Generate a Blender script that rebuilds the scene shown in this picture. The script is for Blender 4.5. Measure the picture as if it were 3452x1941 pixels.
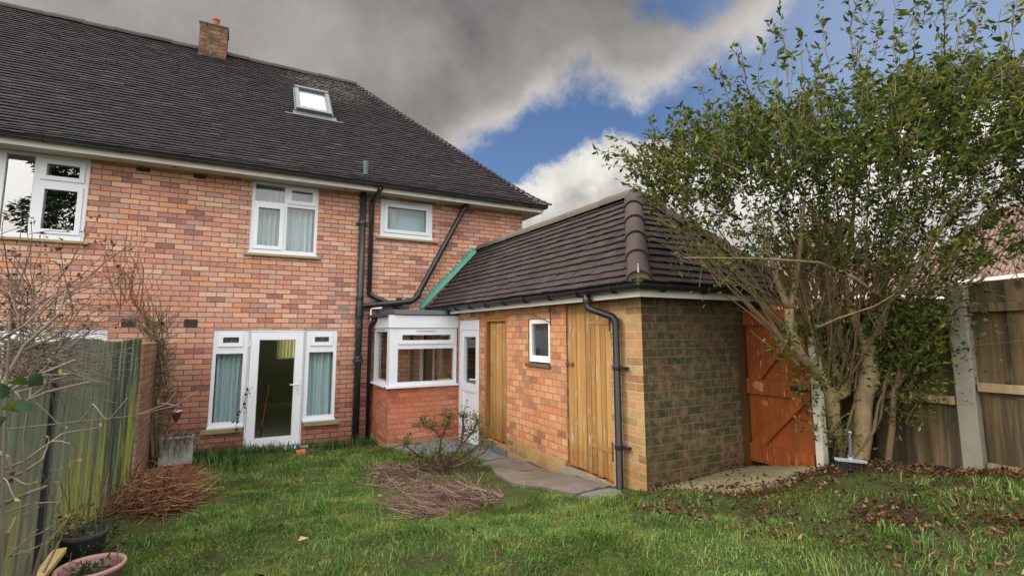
import bpy, bmesh, math, random
import numpy as np
from mathutils import Vector, Matrix
for o in list(bpy.data.objects): bpy.data.objects.remove(o)
sc = bpy.context.scene
COL = sc.collection
R = math.radians
rnd = random.Random(7)
rng = np.random.default_rng(11)

# ------------------------------------------------------------------ camera
CAM = np.array([0.32412, -8.63263, 1.93953]); YAW, PITCH, ROLL = 0.495, 0.12058, -0.002
F_PX, PY = 1695.47, 916.4
def _basis():
    cy, sy = math.cos(YAW), math.sin(YAW)
    f = np.array([sy*math.cos(PITCH), cy*math.cos(PITCH), math.sin(PITCH)])
    r = np.array([cy, -sy, 0.0]); u = np.cross(r, f)
    return r*math.cos(ROLL)+u*math.sin(ROLL), -r*math.sin(ROLL)+u*math.cos(ROLL), f
CR, CU, CF = _basis()
def at(dx, dy, depth):
    """surveyed point: photo position (2576 px wide copy) at a real depth in metres"""
    px, py = dx*3452/2576, dy*3452/2576
    v = CR*(px-1726)/F_PX + CU*(PY-py)/F_PX + CF
    return Vector(CAM + depth*v)
cam = bpy.data.cameras.new("camera"); co = bpy.data.objects.new("camera", cam); COL.objects.link(co)
m = Matrix(((CR[0], CU[0], -CF[0], CAM[0]), (CR[1], CU[1], -CF[1], CAM[1]), (CR[2], CU[2], -CF[2], CAM[2]), (0, 0, 0, 1)))
co.matrix_world = m
cam.sensor_width = 36; cam.lens = 36*F_PX/3452; cam.shift_y = (PY-970.5)/3452
cam.clip_start = 0.05; cam.clip_end = 3000
sc.camera = co
sc.view_settings.view_transform = 'Standard'; sc.view_settings.look = 'None'
sc.view_settings.gamma = 1; sc.view_settings.exposure = -0.12

# ------------------------------------------------------------------ node helpers
class NT:
    def __init__(s, tree): s.t = tree; s.n = tree.nodes; s.l = tree.links
    def new(s, typ, **kw):
        n = s.n.new(typ)
        for k, v in kw.items(): setattr(n, k, v)
        return n
    def link(s, a, b): s.l.new(a, b)
    def _in(s, sock, v):
        if isinstance(v, bpy.types.NodeSocket): s.link(v, sock)
        else: sock.default_value = v
    def math(s, op, a, b=0.0, c=None, clamp=False):
        n = s.new('ShaderNodeMath', operation=op, use_clamp=clamp)
        s._in(n.inputs[0], a); s._in(n.inputs[1], b)
        if c is not None: s._in(n.inputs[2], c)
        return n.outputs[0]
    def vmath(s, op, a, b=None):
        n = s.new('ShaderNodeVectorMath', operation=op)
        s._in(n.inputs[0], a)
        if b is not None: s._in(n.inputs[1], b)
        return n.outputs['Value'] if op in ('DOT_PRODUCT', 'LENGTH') else n.outputs[0]
    def noise(s, vec, scale, detail=4, rough=.55, dist=0.0, col=False):
        n = s.new('ShaderNodeTexNoise'); s._in(n.inputs['Vector'], vec)
        n.inputs['Scale'].default_value = scale; n.inputs['Detail'].default_value = detail
        n.inputs['Roughness'].default_value = rough; n.inputs['Distortion'].default_value = dist
        return n.outputs['Color' if col else 'Fac']
    def ramp(s, fac, stops, interp='LINEAR'):
        n = s.new('ShaderNodeValToRGB'); cr = n.color_ramp; cr.interpolation = interp
        while len(cr.elements) < len(stops): cr.elements.new(0.5)
        for e, (p, c) in zip(cr.elements, stops):
            e.position = p
            e.color = (c, c, c, 1) if isinstance(c, (int, float)) else (*c, 1)
        s._in(n.inputs[0], fac); return n.outputs[0]
    def mix(s, fac, a, b, mode='MIX'):
        n = s.new('ShaderNodeMix', data_type='RGBA', blend_type=mode)
        s._in(n.inputs[0], fac)
        for i, v in ((6, a), (7, b)):
            if isinstance(v, (tuple, list)): n.inputs[i].default_value = (*v[:3], 1)
            else: s._in(n.inputs[i], v)
        return n.outputs[2]
    def smooth(s, v, a, b):
        n = s.new('ShaderNodeMapRange', interpolation_type='SMOOTHSTEP')
        s._in(n.inputs[0], v); s._in(n.inputs[1], a); s._in(n.inputs[2], b)
        n.inputs[3].default_value = 0; n.inputs[4].default_value = 1
        return n.outputs[0]
def srgb(r, g, b):
    f = lambda c: (c/255/12.92) if c/255 <= .04045 else ((c/255+.055)/1.055)**2.4
    return (f(r), f(g), f(b))

# ------------------------------------------------------------------ sky and sun
SUN_AZ, SUN_EL = R(-66), R(33)          # azimuth clockwise from +Y
W = bpy.data.worlds.new("World"); sc.world = W; W.use_nodes = True
N = NT(W.node_tree); N.n.clear()
sky = N.new('ShaderNodeTexSky', sky_type='NISHITA'); sky.sun_disc = False
sky.sun_elevation = SUN_EL; sky.sun_rotation = SUN_AZ; sky.air_density = 1.0; sky.dust_density = .3; sky.ozone_density = 2.5
skyc = N.mix(1.0, sky.outputs[0], (.105, .115, .135), 'MULTIPLY')
tc = N.new('ShaderNodeTexCoord'); D = tc.outputs['Generated']
sx = N.new('ShaderNodeSeparateXYZ'); N.link(D, sx.inputs[0])
X_, Y_, Z_ = sx.outputs
az = N.math('ARCTAN2', X_, Y_); el = N.math('ARCSINE', Z_)
azw = N.noise(D, 3.2, 6, .6)
azn = N.math('DIVIDE', N.math('ADD', N.math('ADD', az, N.math('MULTIPLY', N.math('SUBTRACT', azw, .5), .10)), 0.6), 2.4)
zz = N.math('ADD', N.math('MAXIMUM', Z_, 0.0), .16)
cx_ = N.new('ShaderNodeCombineXYZ'); N.link(N.math('DIVIDE', X_, zz), cx_.inputs[0]); N.link(N.math('DIVIDE', Y_, zz), cx_.inputs[1])
PL = cx_.outputs[0]                      # cloud-layer plane
nbig = N.noise(D, 5.0, 9, .62); nfine = N.noise(D, 15.0, 8, .6, .3)
nlay = N.noise(PL, 1.3, 8, .55, .4)
wob = N.math('ADD', N.math('MULTIPLY', N.math('SUBTRACT', nbig, .5), .22), N.math('MULTIPLY', N.math('SUBTRACT', nfine, .5), .085))
elw = N.math('ADD', el, wob)
def edge(pts):
    return N.math('SUBTRACT', N.math('MULTIPLY', N.ramp(azn, [((a+.6)/2.4, (e+.2)/1.4) for a, e in pts]), 1.4), .2)
deck_e = edge([(-.6, -.1), (.0, .02), (.25, .20), (.37, .31), (.41, .35), (.465, .385), (.523, .43), (.622, .455), (.749, .44), (.826, .45), (.902, .48), (.972, .51), (1.03, .55), (1.10, .70), (1.30, .85), (1.75, .9)])
cum_e = edge([(-.6, -.1), (.20, .10), (.40, .22), (.457, .265), (.53, .311), (.587, .345), (.701, .385), (.779, .39), (.857, .33), (.96, .32), (1.083, .31), (1.192, .33), (1.32, .35), (1.75, .5)])
dd = N.math('SUBTRACT', elw, deck_e)
dc = N.math('SUBTRACT', cum_e, N.math('ADD', el, N.math('MULTIPLY', wob, .75)))
deck_m = N.smooth(dd, -.022, .05); cum_m = N.smooth(dc, -.008, .02)
greyv = N.math('ADD', N.math('MULTIPLY', N.math('SUBTRACT', nlay, .5), .50), N.math('MULTIPLY', N.math('SUBTRACT', nbig, .5), .46))
left_l = N.smooth(az, .55, -.2)
gbase = N.math('ADD', N.math('ADD', .29, greyv), N.math('MULTIPLY', left_l, .08))
rim = N.ramp(dd, [(0, .55), (.04, .42), (.09, .14), (.18, 0.0)])
deck_v = N.math('MAXIMUM', N.math('ADD', gbase, N.math('MULTIPLY', rim, N.math('ADD', .1, N.math('MULTIPLY', nbig, 1.3)))), .17)
cdk = N.new('ShaderNodeVectorMath', operation='SCALE'); cdk.inputs[0].default_value = (1.0, .955, .92); N.link(deck_v, cdk.inputs['Scale'])
cum_v = N.math('ADD', N.ramp(dc, [(0, .85), (.05, .92), (.10, .66), (.17, .48), (.30, .50), (.45, .72)]), N.math('ADD', N.math('MULTIPLY', N.math('SUBTRACT', nfine, .5), .75), N.math('MULTIPLY', N.smooth(az, .72, .98), .24)))
ccm = N.new('ShaderNodeVectorMath', operation='SCALE'); ccm.inputs[0].default_value = (1.0, .97, .91); N.link(cum_v, ccm.inputs['Scale'])
# a hazy veil that pales the blue toward the right
veil = N.math('MULTIPLY', N.smooth(az, .72, 1.15), .38)
blue = N.mix(veil, skyc, (.62, .74, .95))
gapd = N.vmath('LENGTH', N.vmath('MULTIPLY', N.vmath('SUBTRACT', D, (.640, .545, .560)), (8.0, 8.0, 17.0)))
deck_m = N.math('MULTIPLY', deck_m, N.smooth(N.math('ADD', gapd, N.math('MULTIPLY', wob, 9.0)), .45, 1.05))
c1 = N.mix(cum_m, blue, ccm.outputs[0]); c2 = N.mix(deck_m, c1, cdk.outputs[0])
# the sky behind the photographer: thin bright cloud around the hidden sun
bd = N.vmath('DOT_PRODUCT', D, tuple(Vector((-.62, -.50, 1.15)).normalized()))
c3 = N.mix(N.smooth(bd, .12, .86), c2, (4.0, 3.9, 3.7))
bg = N.new('ShaderNodeBackground'); N.link(c3, bg.inputs[0]); bg.inputs[1].default_value = 1.0
wo = N.new('ShaderNodeOutputWorld'); N.link(bg.outputs[0], wo.inputs[0])
W.cycles.sampling_method = 'MANUAL'; W.cycles.sample_map_resolution = 512

sl = bpy.data.lights.new("sun", 'SUN'); sl.energy = 1.9; sl.angle = R(8); sl.color = (1, .9, .76)
so = bpy.data.objects.new("sun", sl); COL.objects.link(so)
sd = Vector((math.sin(SUN_AZ)*math.cos(SUN_EL), math.cos(SUN_AZ)*math.cos(SUN_EL), math.sin(SUN_EL)))
so.rotation_euler = sd.to_track_quat('Z', 'Y').to_euler(); so.location = (-20, 0, 20)

# ------------------------------------------------------------------ object helpers
def origin(o):
    v = Vector((0, 0, 0))
    while o is not None: v += o.location; o = o.parent
    return v
def thing(name, label, cat, loc=(0, 0, 0), group=None):
    o = bpy.data.objects.new(name, None); COL.objects.link(o); o.location = loc; o.empty_display_size = .1
    o['label'] = label; o['category'] = cat
    if group: o['group'] = group
    return o
def tag(o, label=None, cat=None, group=None, kind=None):
    if label: o['label'] = label
    if cat: o['category'] = cat
    if group: o['group'] = group
    if kind: o['kind'] = kind
    return o
def build_np(name, V, faces_flat, sizes, mat, parent=None, loc=None, smooth=False, UV=None):
    V = np.asarray(V, dtype=np.float32)
    org = origin(parent) if parent is not None else Vector(loc or (0, 0, 0))
    me = bpy.data.meshes.new(name)
    me.vertices.add(len(V)); me.vertices.foreach_set('co', (V-np.array(org, dtype=np.float32)).ravel())
    ff = np.asarray(faces_flat, dtype=np.int32); sizes = np.asarray(sizes, dtype=np.int32)
    me.loops.add(len(ff)); me.loops.foreach_set('vertex_index', ff)
    me.polygons.add(len(sizes)); st = np.concatenate([[0], np.cumsum(sizes)[:-1]]).astype(np.int32)
    me.polygons.foreach_set('loop_start', st)
    if UV is not None:
        l = me.uv_layers.new(name='UVMap'); l.data.foreach_set('uv', np.asarray(UV, dtype=np.float32).ravel())
    if smooth: me.polygons.foreach_set('use_smooth', np.ones(len(sizes), dtype=bool))
    me.update(calc_edges=True)
    if mat: me.materials.append(mat)
    o = bpy.data.objects.new(name, me); COL.objects.link(o)
    if parent is not None: o.parent = parent
    else: o.location = org
    return o
class MB:
    """collects simple solids, linked as ONE mesh with metric box-projected UVs"""
    def __init__(s): s.v = []; s.f = []; s.ch = []
    def add(s, vs, fs):
        b = len(s.v); s.ch.append((list(vs), list(fs))); s.v += [tuple(v) for v in vs]; s.f += [tuple(i+b for i in f) for f in fs]
    def box(s, a, b, M=None):
        (x0, y0, z0), (x1, y1, z1) = a, b
        vs = [(x0, y0, z0), (x1, y0, z0), (x1, y1, z0), (x0, y1, z0), (x0, y0, z1), (x1, y0, z1), (x1, y1, z1), (x0, y1, z1)]
        if M: vs = [M(*v) for v in vs]
        s.add(vs, [(0, 3, 2, 1), (4, 5, 6, 7), (0, 1, 5, 4), (1, 2, 6, 5), (2, 3, 7, 6), (3, 0, 4, 7)])
    def quad(s, a, b, c, d): s.add([a, b, c, d], [(0, 1, 2, 3)])
    def tube(s, pts, rad, n=8, cap=True):
        pts = [Vector(p) for p in pts]; k = len(pts)
        if isinstance(rad, (int, float)): rad = [rad]*k
        t = (pts[1]-pts[0]).normalized(); up = Vector((0, 0, 1)) if abs(t.z) < .9 else Vector((1, 0, 0))
        a = t.cross(up).normalized(); vs = []
        for i, p in enumerate(pts):
            if 0 < i < k-1: t = ((pts[i]-pts[i-1]).normalized()+(pts[i+1]-pts[i]).normalized())
            elif i == k-1: t = pts[i]-pts[i-1]
            else: t = pts[1]-pts[0]
            if t.length < 1e-9: t = Vector((0, 0, 1))
            t.normalize(); a = (a-t*a.dot(t))
            if a.length < 1e-6: a = t.orthogonal()
            a.normalize(); b = t.cross(a)
            for j in range(n):
                w = 2*math.pi*j/n; vs.append(p+(a*math.cos(w)+b*math.sin(w))*rad[i])
        fs = [(i*n+j, i*n+(j+1) % n, (i+1)*n+(j+1) % n, (i+1)*n+j) for i in range(k-1) for j in range(n)]
        if cap and n > 2: fs += [tuple(reversed(range(n))), tuple(range((k-1)*n, k*n))]
        s.add(vs, fs)
    def lathe(s, prof, c, n=24, ax=Vector((0, 0, 1))):
        """prof: list of (radius, height)"""
        c = Vector(c); ax = Vector(ax).normalized(); a = ax.orthogonal().normalized(); b = ax.cross(a); vs = []
        for r, h in prof:
            for j in range(n):
                w = 2*math.pi*j/n; vs.append(c+ax*h+(a*math.cos(w)+b*math.sin(w))*r)
        k = len(prof)
        s.add(vs, [(i*n+j, i*n+(j+1) % n, (i+1)*n+(j+1) % n, (i+1)*n+j) for i in range(k-1) for j in range(n)])
    def halfpipe(s, p0, p1, r0, r1, out, n=10, th=.014, span=math.pi):
        """a half-round tile from p0 to p1, crown toward 'out'"""
        p0, p1, out = Vector(p0), Vector(p1), Vector(out); t = (p1-p0).normalized(); out = (out-t*out.dot(t)).normalized(); sd_ = t.cross(out)
        vs = []
        for p, r in ((p0, r0), (p1, r1)):
            for rr in (r, r-th):
                for j in range(n+1):
                    w = -span/2+span*j/n; vs.append(p+(out*math.cos(w)+sd_*math.sin(w))*rr)
        m_ = n+1; fs = []
        for j in range(n):
            fs += [(j, j+1, 2*m_+j+1, 2*m_+j), (m_+j+1, m_+j, 3*m_+j, 3*m_+j+1), (j+1, j, m_+j, m_+j+1), (2*m_+j, 2*m_+j+1, 3*m_+j+1, 3*m_+j)]
        s.add(vs, fs)
    def build_each(s, name, mat, parent=None, **k):
        out = []
        for vs, fs in s.ch:
            q = MB(); q.add(vs, fs); out.append(q.build(name, mat, parent, **k))
        return out
    def build(s, name, mat, parent=None, loc=None, smooth=False, bevel=0, recalc=True):
        org = origin(parent) if parent is not None else Vector(loc or (0, 0, 0))
        bm = bmesh.new(); vs = [bm.verts.new(Vector(v)-org) for v in s.v]
        for f in s.f:
            try: bm.faces.new([vs[i] for i in f])
            except ValueError: pass
        if recalc: bmesh.ops.recalc_face_normals(bm, faces=bm.faces)
        if bevel: bmesh.ops.bevel(bm, geom=list(bm.edges), offset=bevel, segments=1, affect='EDGES', profile=.5)
        uv = bm.loops.layers.uv.new('UVMap'); bm.normal_update()
        for f in bm.faces:
            nx, ny, nz = abs(f.normal.x), abs(f.normal.y), abs(f.normal.z)
            for l in f.loops:
                p = l.vert.co+org
                l[uv].uv = (p.x, p.y) if nz >= nx and nz >= ny else ((p.y, p.z) if nx >= ny else (p.x, p.z))
            f.smooth = smooth
        me = bpy.data.meshes.new(name); bm.to_mesh(me); bm.free()
        if mat: me.materials.append(mat)
        o = bpy.data.objects.new(name, me); COL.objects.link(o)
        if parent is not None: o.parent = parent
        else: o.location = org
        return o

# ------------------------------------------------------------------ materials
def newmat(name):
    mt = bpy.data.materials.new(name); mt.use_nodes = True
    n = NT(mt.node_tree); b = n.n['Principled BSDF']; return mt, n, b
def obj_co(n): return n.new('ShaderNodeNewGeometry').outputs['Position']
def island(n): return n.new('ShaderNodeNewGeometry').outputs['Random Per Island']
def bump(n, b, h, dist=.01, st=.5):
    bp = n.new('ShaderNodeBump'); bp.inputs['Distance'].default_value = dist; bp.inputs['Strength'].default_value = st
    n.link(h, bp.inputs['Height']); n.link(bp.outputs[0], b.inputs['Normal'])
def plain(name, c, rough=.5, var=.12, scale=6, spec=.5, metal=0, bumpd=0):
    mt, n, b = newmat(name); p = obj_co(n)
    ns = n.noise(p, scale, 5, .6)
    f = n.math('ADD', 1-var, n.math('MULTIPLY', ns, 2*var))
    k = n.new('ShaderNodeVectorMath', operation='SCALE'); k.inputs[0].default_value = c; n.link(f, k.inputs['Scale'])
    n.link(k.outputs[0], b.inputs['Base Color']); b.inputs['Roughness'].default_value = rough
    b.inputs['Specular IOR Level'].default_value = spec; b.inputs['Metallic'].default_value = metal
    if bumpd: bump(n, b, n.noise(p, scale*6, 4), bumpd, .6)
    return mt
def brick(name, stops, mortar, bw=.225, rh=.075, ms=.010, off=.5, low_tint=None, moss=0.0):
    mt, n, b = newmat(name)
    uv = n.new('ShaderNodeUVMap').outputs[0]
    p = obj_co(n)
    wv = n.new('ShaderNodeVectorMath', operation='ADD'); n.link(uv, wv.inputs[0])
    nn = n.noise(p, 9, 2, .5, 0, True)
    sc_ = n.new('ShaderNodeVectorMath', operation='MULTIPLY_ADD'); n.link(nn, sc_.inputs[0]); sc_.inputs[1].default_value = (.007, .007, 0); sc_.inputs[2].default_value = (-.0035, -.0035, 0)
    n.link(sc_.outputs[0], wv.inputs[1])
    bt = n.new('ShaderNodeTexBrick'); n.link(wv.outputs[0], bt.inputs['Vector'])
    bt.offset = off; bt.squash = 1
    bt.inputs['Color1'].default_value = (0, 0, 0, 1); bt.inputs['Color2'].default_value = (1, 1, 1, 1); bt.inputs['Mortar'].default_value = (.5, .5, .5, 1)
    bt.inputs['Scale'].default_value = 1; bt.inputs['Brick Width'].default_value = bw; bt.inputs['Row Height'].default_value = rh
    bt.inputs['Mortar Size'].default_value = ms/2; bt.inputs['Mortar Smooth'].default_value = .25; bt.inputs['Bias'].default_value = 0
    col = n.ramp(bt.outputs['Color'], stops, 'LINEAR')
    fine = n.noise(p, 60, 5, .65); mid = n.noise(p, 14, 5, .6)
    col = n.mix(n.math('MULTIPLY', n.smooth(mid, .42, .72), .45), col, n.mix(.5, col, (.60, .42, .33)))
    col = n.mix(n.math('MULTIPLY', n.smooth(fine, .52, .75), .35), col, n.mix(1, col, (.45, .42, .4), 'MULTIPLY'))
    kv = n.new('ShaderNodeVectorMath', operation='SCALE'); n.link(col, kv.inputs[0]); n.link(n.math('ADD', .42, n.math('ADD', n.math('MULTIPLY', n.noise(p, 26, 6, .7), .75), n.math('MULTIPLY', n.noise(p, 1.1, 5, .65), .42))), kv.inputs['Scale']); col = kv.outputs[0]
    mcol = n.mix(n.noise(p, 30, 4), mortar, tuple(c*.6 for c in mortar))
    col = n.mix(bt.outputs['Fac'], col, mcol)
    if low_tint:
        c_, z0, z1, amt = low_tint
        sp = n.new('ShaderNodeSeparateXYZ'); n.link(p, sp.inputs[0])
        zz_ = n.math('ADD', sp.outputs[2], n.math('MULTIPLY', n.math('SUBTRACT', n.noise(p, 2.2, 5, .6), .5), 1.1))
        col = n.mix(n.math('MULTIPLY', n.smooth(zz_, z1, z0), amt), col, c_, 'MULTIPLY')  # tints the brick increasingly towards the foot of the wall
    if moss:
        ms_ = n.math('MULTIPLY', n.smooth(n.noise(p, 2.6, 6, .62), .36, .6), moss)
        col = n.mix(ms_, col, (.055, .06, .018))
    n.link(col, b.inputs['Base Color']); b.inputs['Roughness'].default_value = .88; b.inputs['Specular IOR Level'].default_value = .25
    h = n.math('ADD', n.math('MULTIPLY', n.math('SUBTRACT', 1, bt.outputs['Fac']), 1.0), n.math('MULTIPLY', fine, .35))
    bump(n, b, h, .012, 1.0)
    return mt
MAT = {}
MAT['house_brick'] = brick('house_brick', [(0, (.25, .115, .10)), (.08, (.36, .165, .135)), (.18, (.47, .21, .15)), (.30, (.56, .29, .205)), (.42, (.50, .235, .175)), (.52, (.60, .335, .235)), (.62, (.57, .235, .115)), (.70, (.42, .235, .20)), (.80, (.60, .39, .28)), (.90, (.54, .295, .21)), (1, (.32, .195, .175))],
                           (.155, .12, .10), ms=.011, low_tint=((.46, .33, .32), .1, 2.3, .9))
MAT['bay_brick'] = brick('bay_brick', [(0, (.30, .075, .045)), (.25, (.50, .115, .05)), (.5, (.55, .16, .075)), (.75, (.44, .13, .085)), (1, (.52, .22, .135))], (.30, .24, .19), bw=.225, ms=.010, low_tint=((.6, .55, .45), .1, .6, .6))
MAT['shed_brick'] = brick('shed_brick', [(0, (.24, .095, .06)), (.15, (.36, .145, .075)), (.35, (.51, .225, .10)), (.55, (.53, .245, .12)), (.72, (.48, .165, .075)), (.88, (.54, .29, .145)), (1, (.29, .135, .10))],
                          (.30, .235, .14), bw=.17, ms=.011, off=.5, low_tint=((.62, .55, .42), .35, .95, .7))
MAT['quoin_brick'] = brick('quoin_brick', [(0, (.20, .12, .05)), (.3, (.34, .22, .09)), (.6, (.42, .26, .11)), (.85, (.40, .20, .09)), (1, (.28, .12, .07))], (.50, .42, .27), ms=.012, low_tint=((.6, .55, .4), .5, 1.0, .5))
MAT['shaded_end_brick'] = brick('shaded_end_brick', [(0, (.036, .034, .014)), (.3, (.058, .048, .019)), (.6, (.075, .055, .022)), (.85, (.095, .050, .026)), (1, (.075, .038, .023))], (.18, .165, .115), ms=.011, moss=.25, low_tint=((1.15, .85, .75), .4, 1.1, .8))  # mossy brick, with the end wall's shade put into its dark colours
MAT['chimney_brick'] = brick('chimney_brick', [(0, (.05, .035, .022)), (.4, (.13, .065, .038)), (.7, (.19, .08, .045)), (1, (.07, .05, .03))], (.14, .11, .07), ms=.014)
MAT['stub_brick'] = brick('stub_brick', [(0, (.26, .12, .08)), (.5, (.40, .20, .13)), (1, (.34, .22, .16))], (.2, .17, .13), moss=.35)

def tile_mat(name, stops, patch=None):
    mt, n, b = newmat(name); p = obj_co(n)
    c = n.ramp(island(n), stops)
    c = n.mix(n.math('MULTIPLY', n.smooth(n.noise(p, 3.0, 6, .6), .45, .7), .45), c, n.mix(1, c, (.5, .55, .66), 'MULTIPLY'))
    c = n.mix(n.math('MULTIPLY', n.smooth(n.noise(p, 45, 4, .6), .60, .72), .35), c, (.16, .15, .14))
    if patch:
        (px, py, pz), rad = patch
        d = n.vmath('LENGTH', n.vmath('SUBTRACT', p, (px, py, pz)))
        k = n.math('MULTIPLY', n.smooth(d, rad, rad*.2), n.smooth(n.noise(p, 22, 5, .65), .50, .58))
        c = n.mix(n.math('MULTIPLY', k, .6), c, n.ramp(n.noise(p, 9, 2), [(.42, (.30, .30, .27)), (.56, (.27, .26, .20)), (.66, (.36, .22, .03))]))
    n.link(c, b.inputs['Base Color']); b.inputs['Roughness'].default_value = .8; b.inputs['Specular IOR Level'].default_value = .22
    bump(n, b, n.noise(p, 70, 4), .004, .5)
    return mt
MAT['roof_tile'] = tile_mat('roof_tile', [(0, (.016, .014, .019)), (.3, (.024, .019, .024)), (.55, (.031, .022, .025)), (.8, (.020, .019, .026)), (.93, (.042, .025, .025)), (1, (.046, .044, .046))], ((1.75, 2.5, 7.3), 1.15))
MAT['shed_tile'] = tile_mat('shed_tile', [(0, (.028, .022, .023)), (.3, (.042, .030, .029)), (.6, (.052, .035, .032)), (.85, (.034, .028, .030)), (1, (.070, .043, .036))])
MAT['ridge_tile'] = tile_mat('ridge_tile', [(0, (.050, .040, .038)), (.5, (.070, .053, .048)), (1, (.058, .050, .050))])
MAT['hip_tile'] = tile_mat('hip_tile', [(0, (.058, .041, .038)), (.5, (.072, .050, .046)), (1, (.056, .043, .043))])
MAT['old_ridge'] = tile_mat('old_ridge', [(0, (.09, .078, .056)), (.5, (.115, .098, .072)), (1, (.10, .078, .06))])

MAT['upvc'] = plain('white_upvc', (.66, .685, .75), .32, .03, 3)
MAT['white_paint'] = plain('white_paint', (.74, .74, .73), .5, .10, 5)
MAT['soffit'] = plain('soffit_paint', (.52, .50, .47), .6, .10, 4)
MAT['black_plastic'] = plain('black_plastic', (.012, .013, .017), .38, .3, 8)
MAT['iron'] = plain('painted_iron', (.022, .026, .030), .42, .5, 12, bumpd=.002)
MAT['verdigris'] = plain('verdigris_pipe', (.07, .11, .095), .7, .5, 18)
MAT['stone'] = plain('sill_stone', (.30, .235, .135), .85, .25, 9, bumpd=.004)
MAT['green_stone'] = plain('mossy_sill_stone', (.22, .19, .10), .9, .35, 9, bumpd=.004)
MAT['lead'] = plain('lead_grey', (.085, .10, .115), .55, .25, 7)
MAT['felt'] = plain('roof_felt', (.045, .045, .045), .9, .4, 12, bumpd=.006)
MAT['teal'] = plain('teal_flashing', (.05, .24, .20), .6, .22, 10)
MAT['hinge'] = plain('rusty_iron', (.10, .06, .035), .7, .4, 25)
MAT['concrete'] = plain('post_concrete', (.21, .19, .155), .9, .3, 10, bumpd=.004)
MAT['white_conc'] = plain('pale_post', (.40, .38, .32), .85, .25, 8)
MAT['room'] = plain('room_plaster', (.36, .345, .29), .9, .1, 2)
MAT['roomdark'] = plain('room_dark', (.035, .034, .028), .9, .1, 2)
MAT['carpet'] = plain('carpet', (.42, .37, .29), .95, .25, 25)
MAT['curtain'] = plain('blue_net_curtain', (.38, .50, .54), .85, .06, 5)

MAT['pale_sheet'] = plain('white_sheet', (.36, .40, .43), .6, .03, 3)
MAT['bright_room'] = plain('pale_blind', (.36, .60, .70), .6, .05, 2)
MAT['vgrey'] = plain('rooflight_frame', (.125, .13, .15), .4, .1, 6, metal=.3)
MAT['red_plastic'] = plain('red_plastic', (.16, .02, .015), .4, .1, 8)
MAT['terracotta'] = plain('terracotta', (.30, .085, .04), .8, .2, 10)
MAT['pink_plastic'] = plain('pink_plastic', (.36, .20, .19), .5, .15, 6)
MAT['soil'] = plain('soil', (.055, .040, .028), .95, .45, 18, bumpd=.02)
MAT['chrome'] = plain('bright_metal', (.6, .6, .62), .25, .1, 8, metal=1)
def glassmat(name, tint=(.93, .95, .95), refl=.09, frost=0):
    mt, n, b = newmat(name); n.n.remove(b)
    tr = n.new('ShaderNodeBsdfTransparent'); tr.inputs[0].default_value = (*tint, 1)
    gl = n.new('ShaderNodeBsdfGlossy'); gl.inputs['Roughness'].default_value = frost; gl.inputs[0].default_value = (1, 1, 1, 1)
    lw = n.new('ShaderNodeLayerWeight'); lw.inputs[0].default_value = .5
    f = n.math('ADD', refl, n.math('MULTIPLY', n.math('POWER', lw.outputs['Facing'], 4.0), .7))
    mx = n.new('ShaderNodeMixShader'); n.link(f, mx.inputs[0]); n.link(tr.outputs[0], mx.inputs[1]); n.link(gl.outputs[0], mx.inputs[2])
    n.link(mx.outputs[0], n.n['Material Output'].inputs[0]); return mt
MAT['glass'] = glassmat('window_glass', (.90, .93, .92), .09)
MAT['glass_left'] = glassmat('double_glass', (.55, .57, .57), .30)
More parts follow.
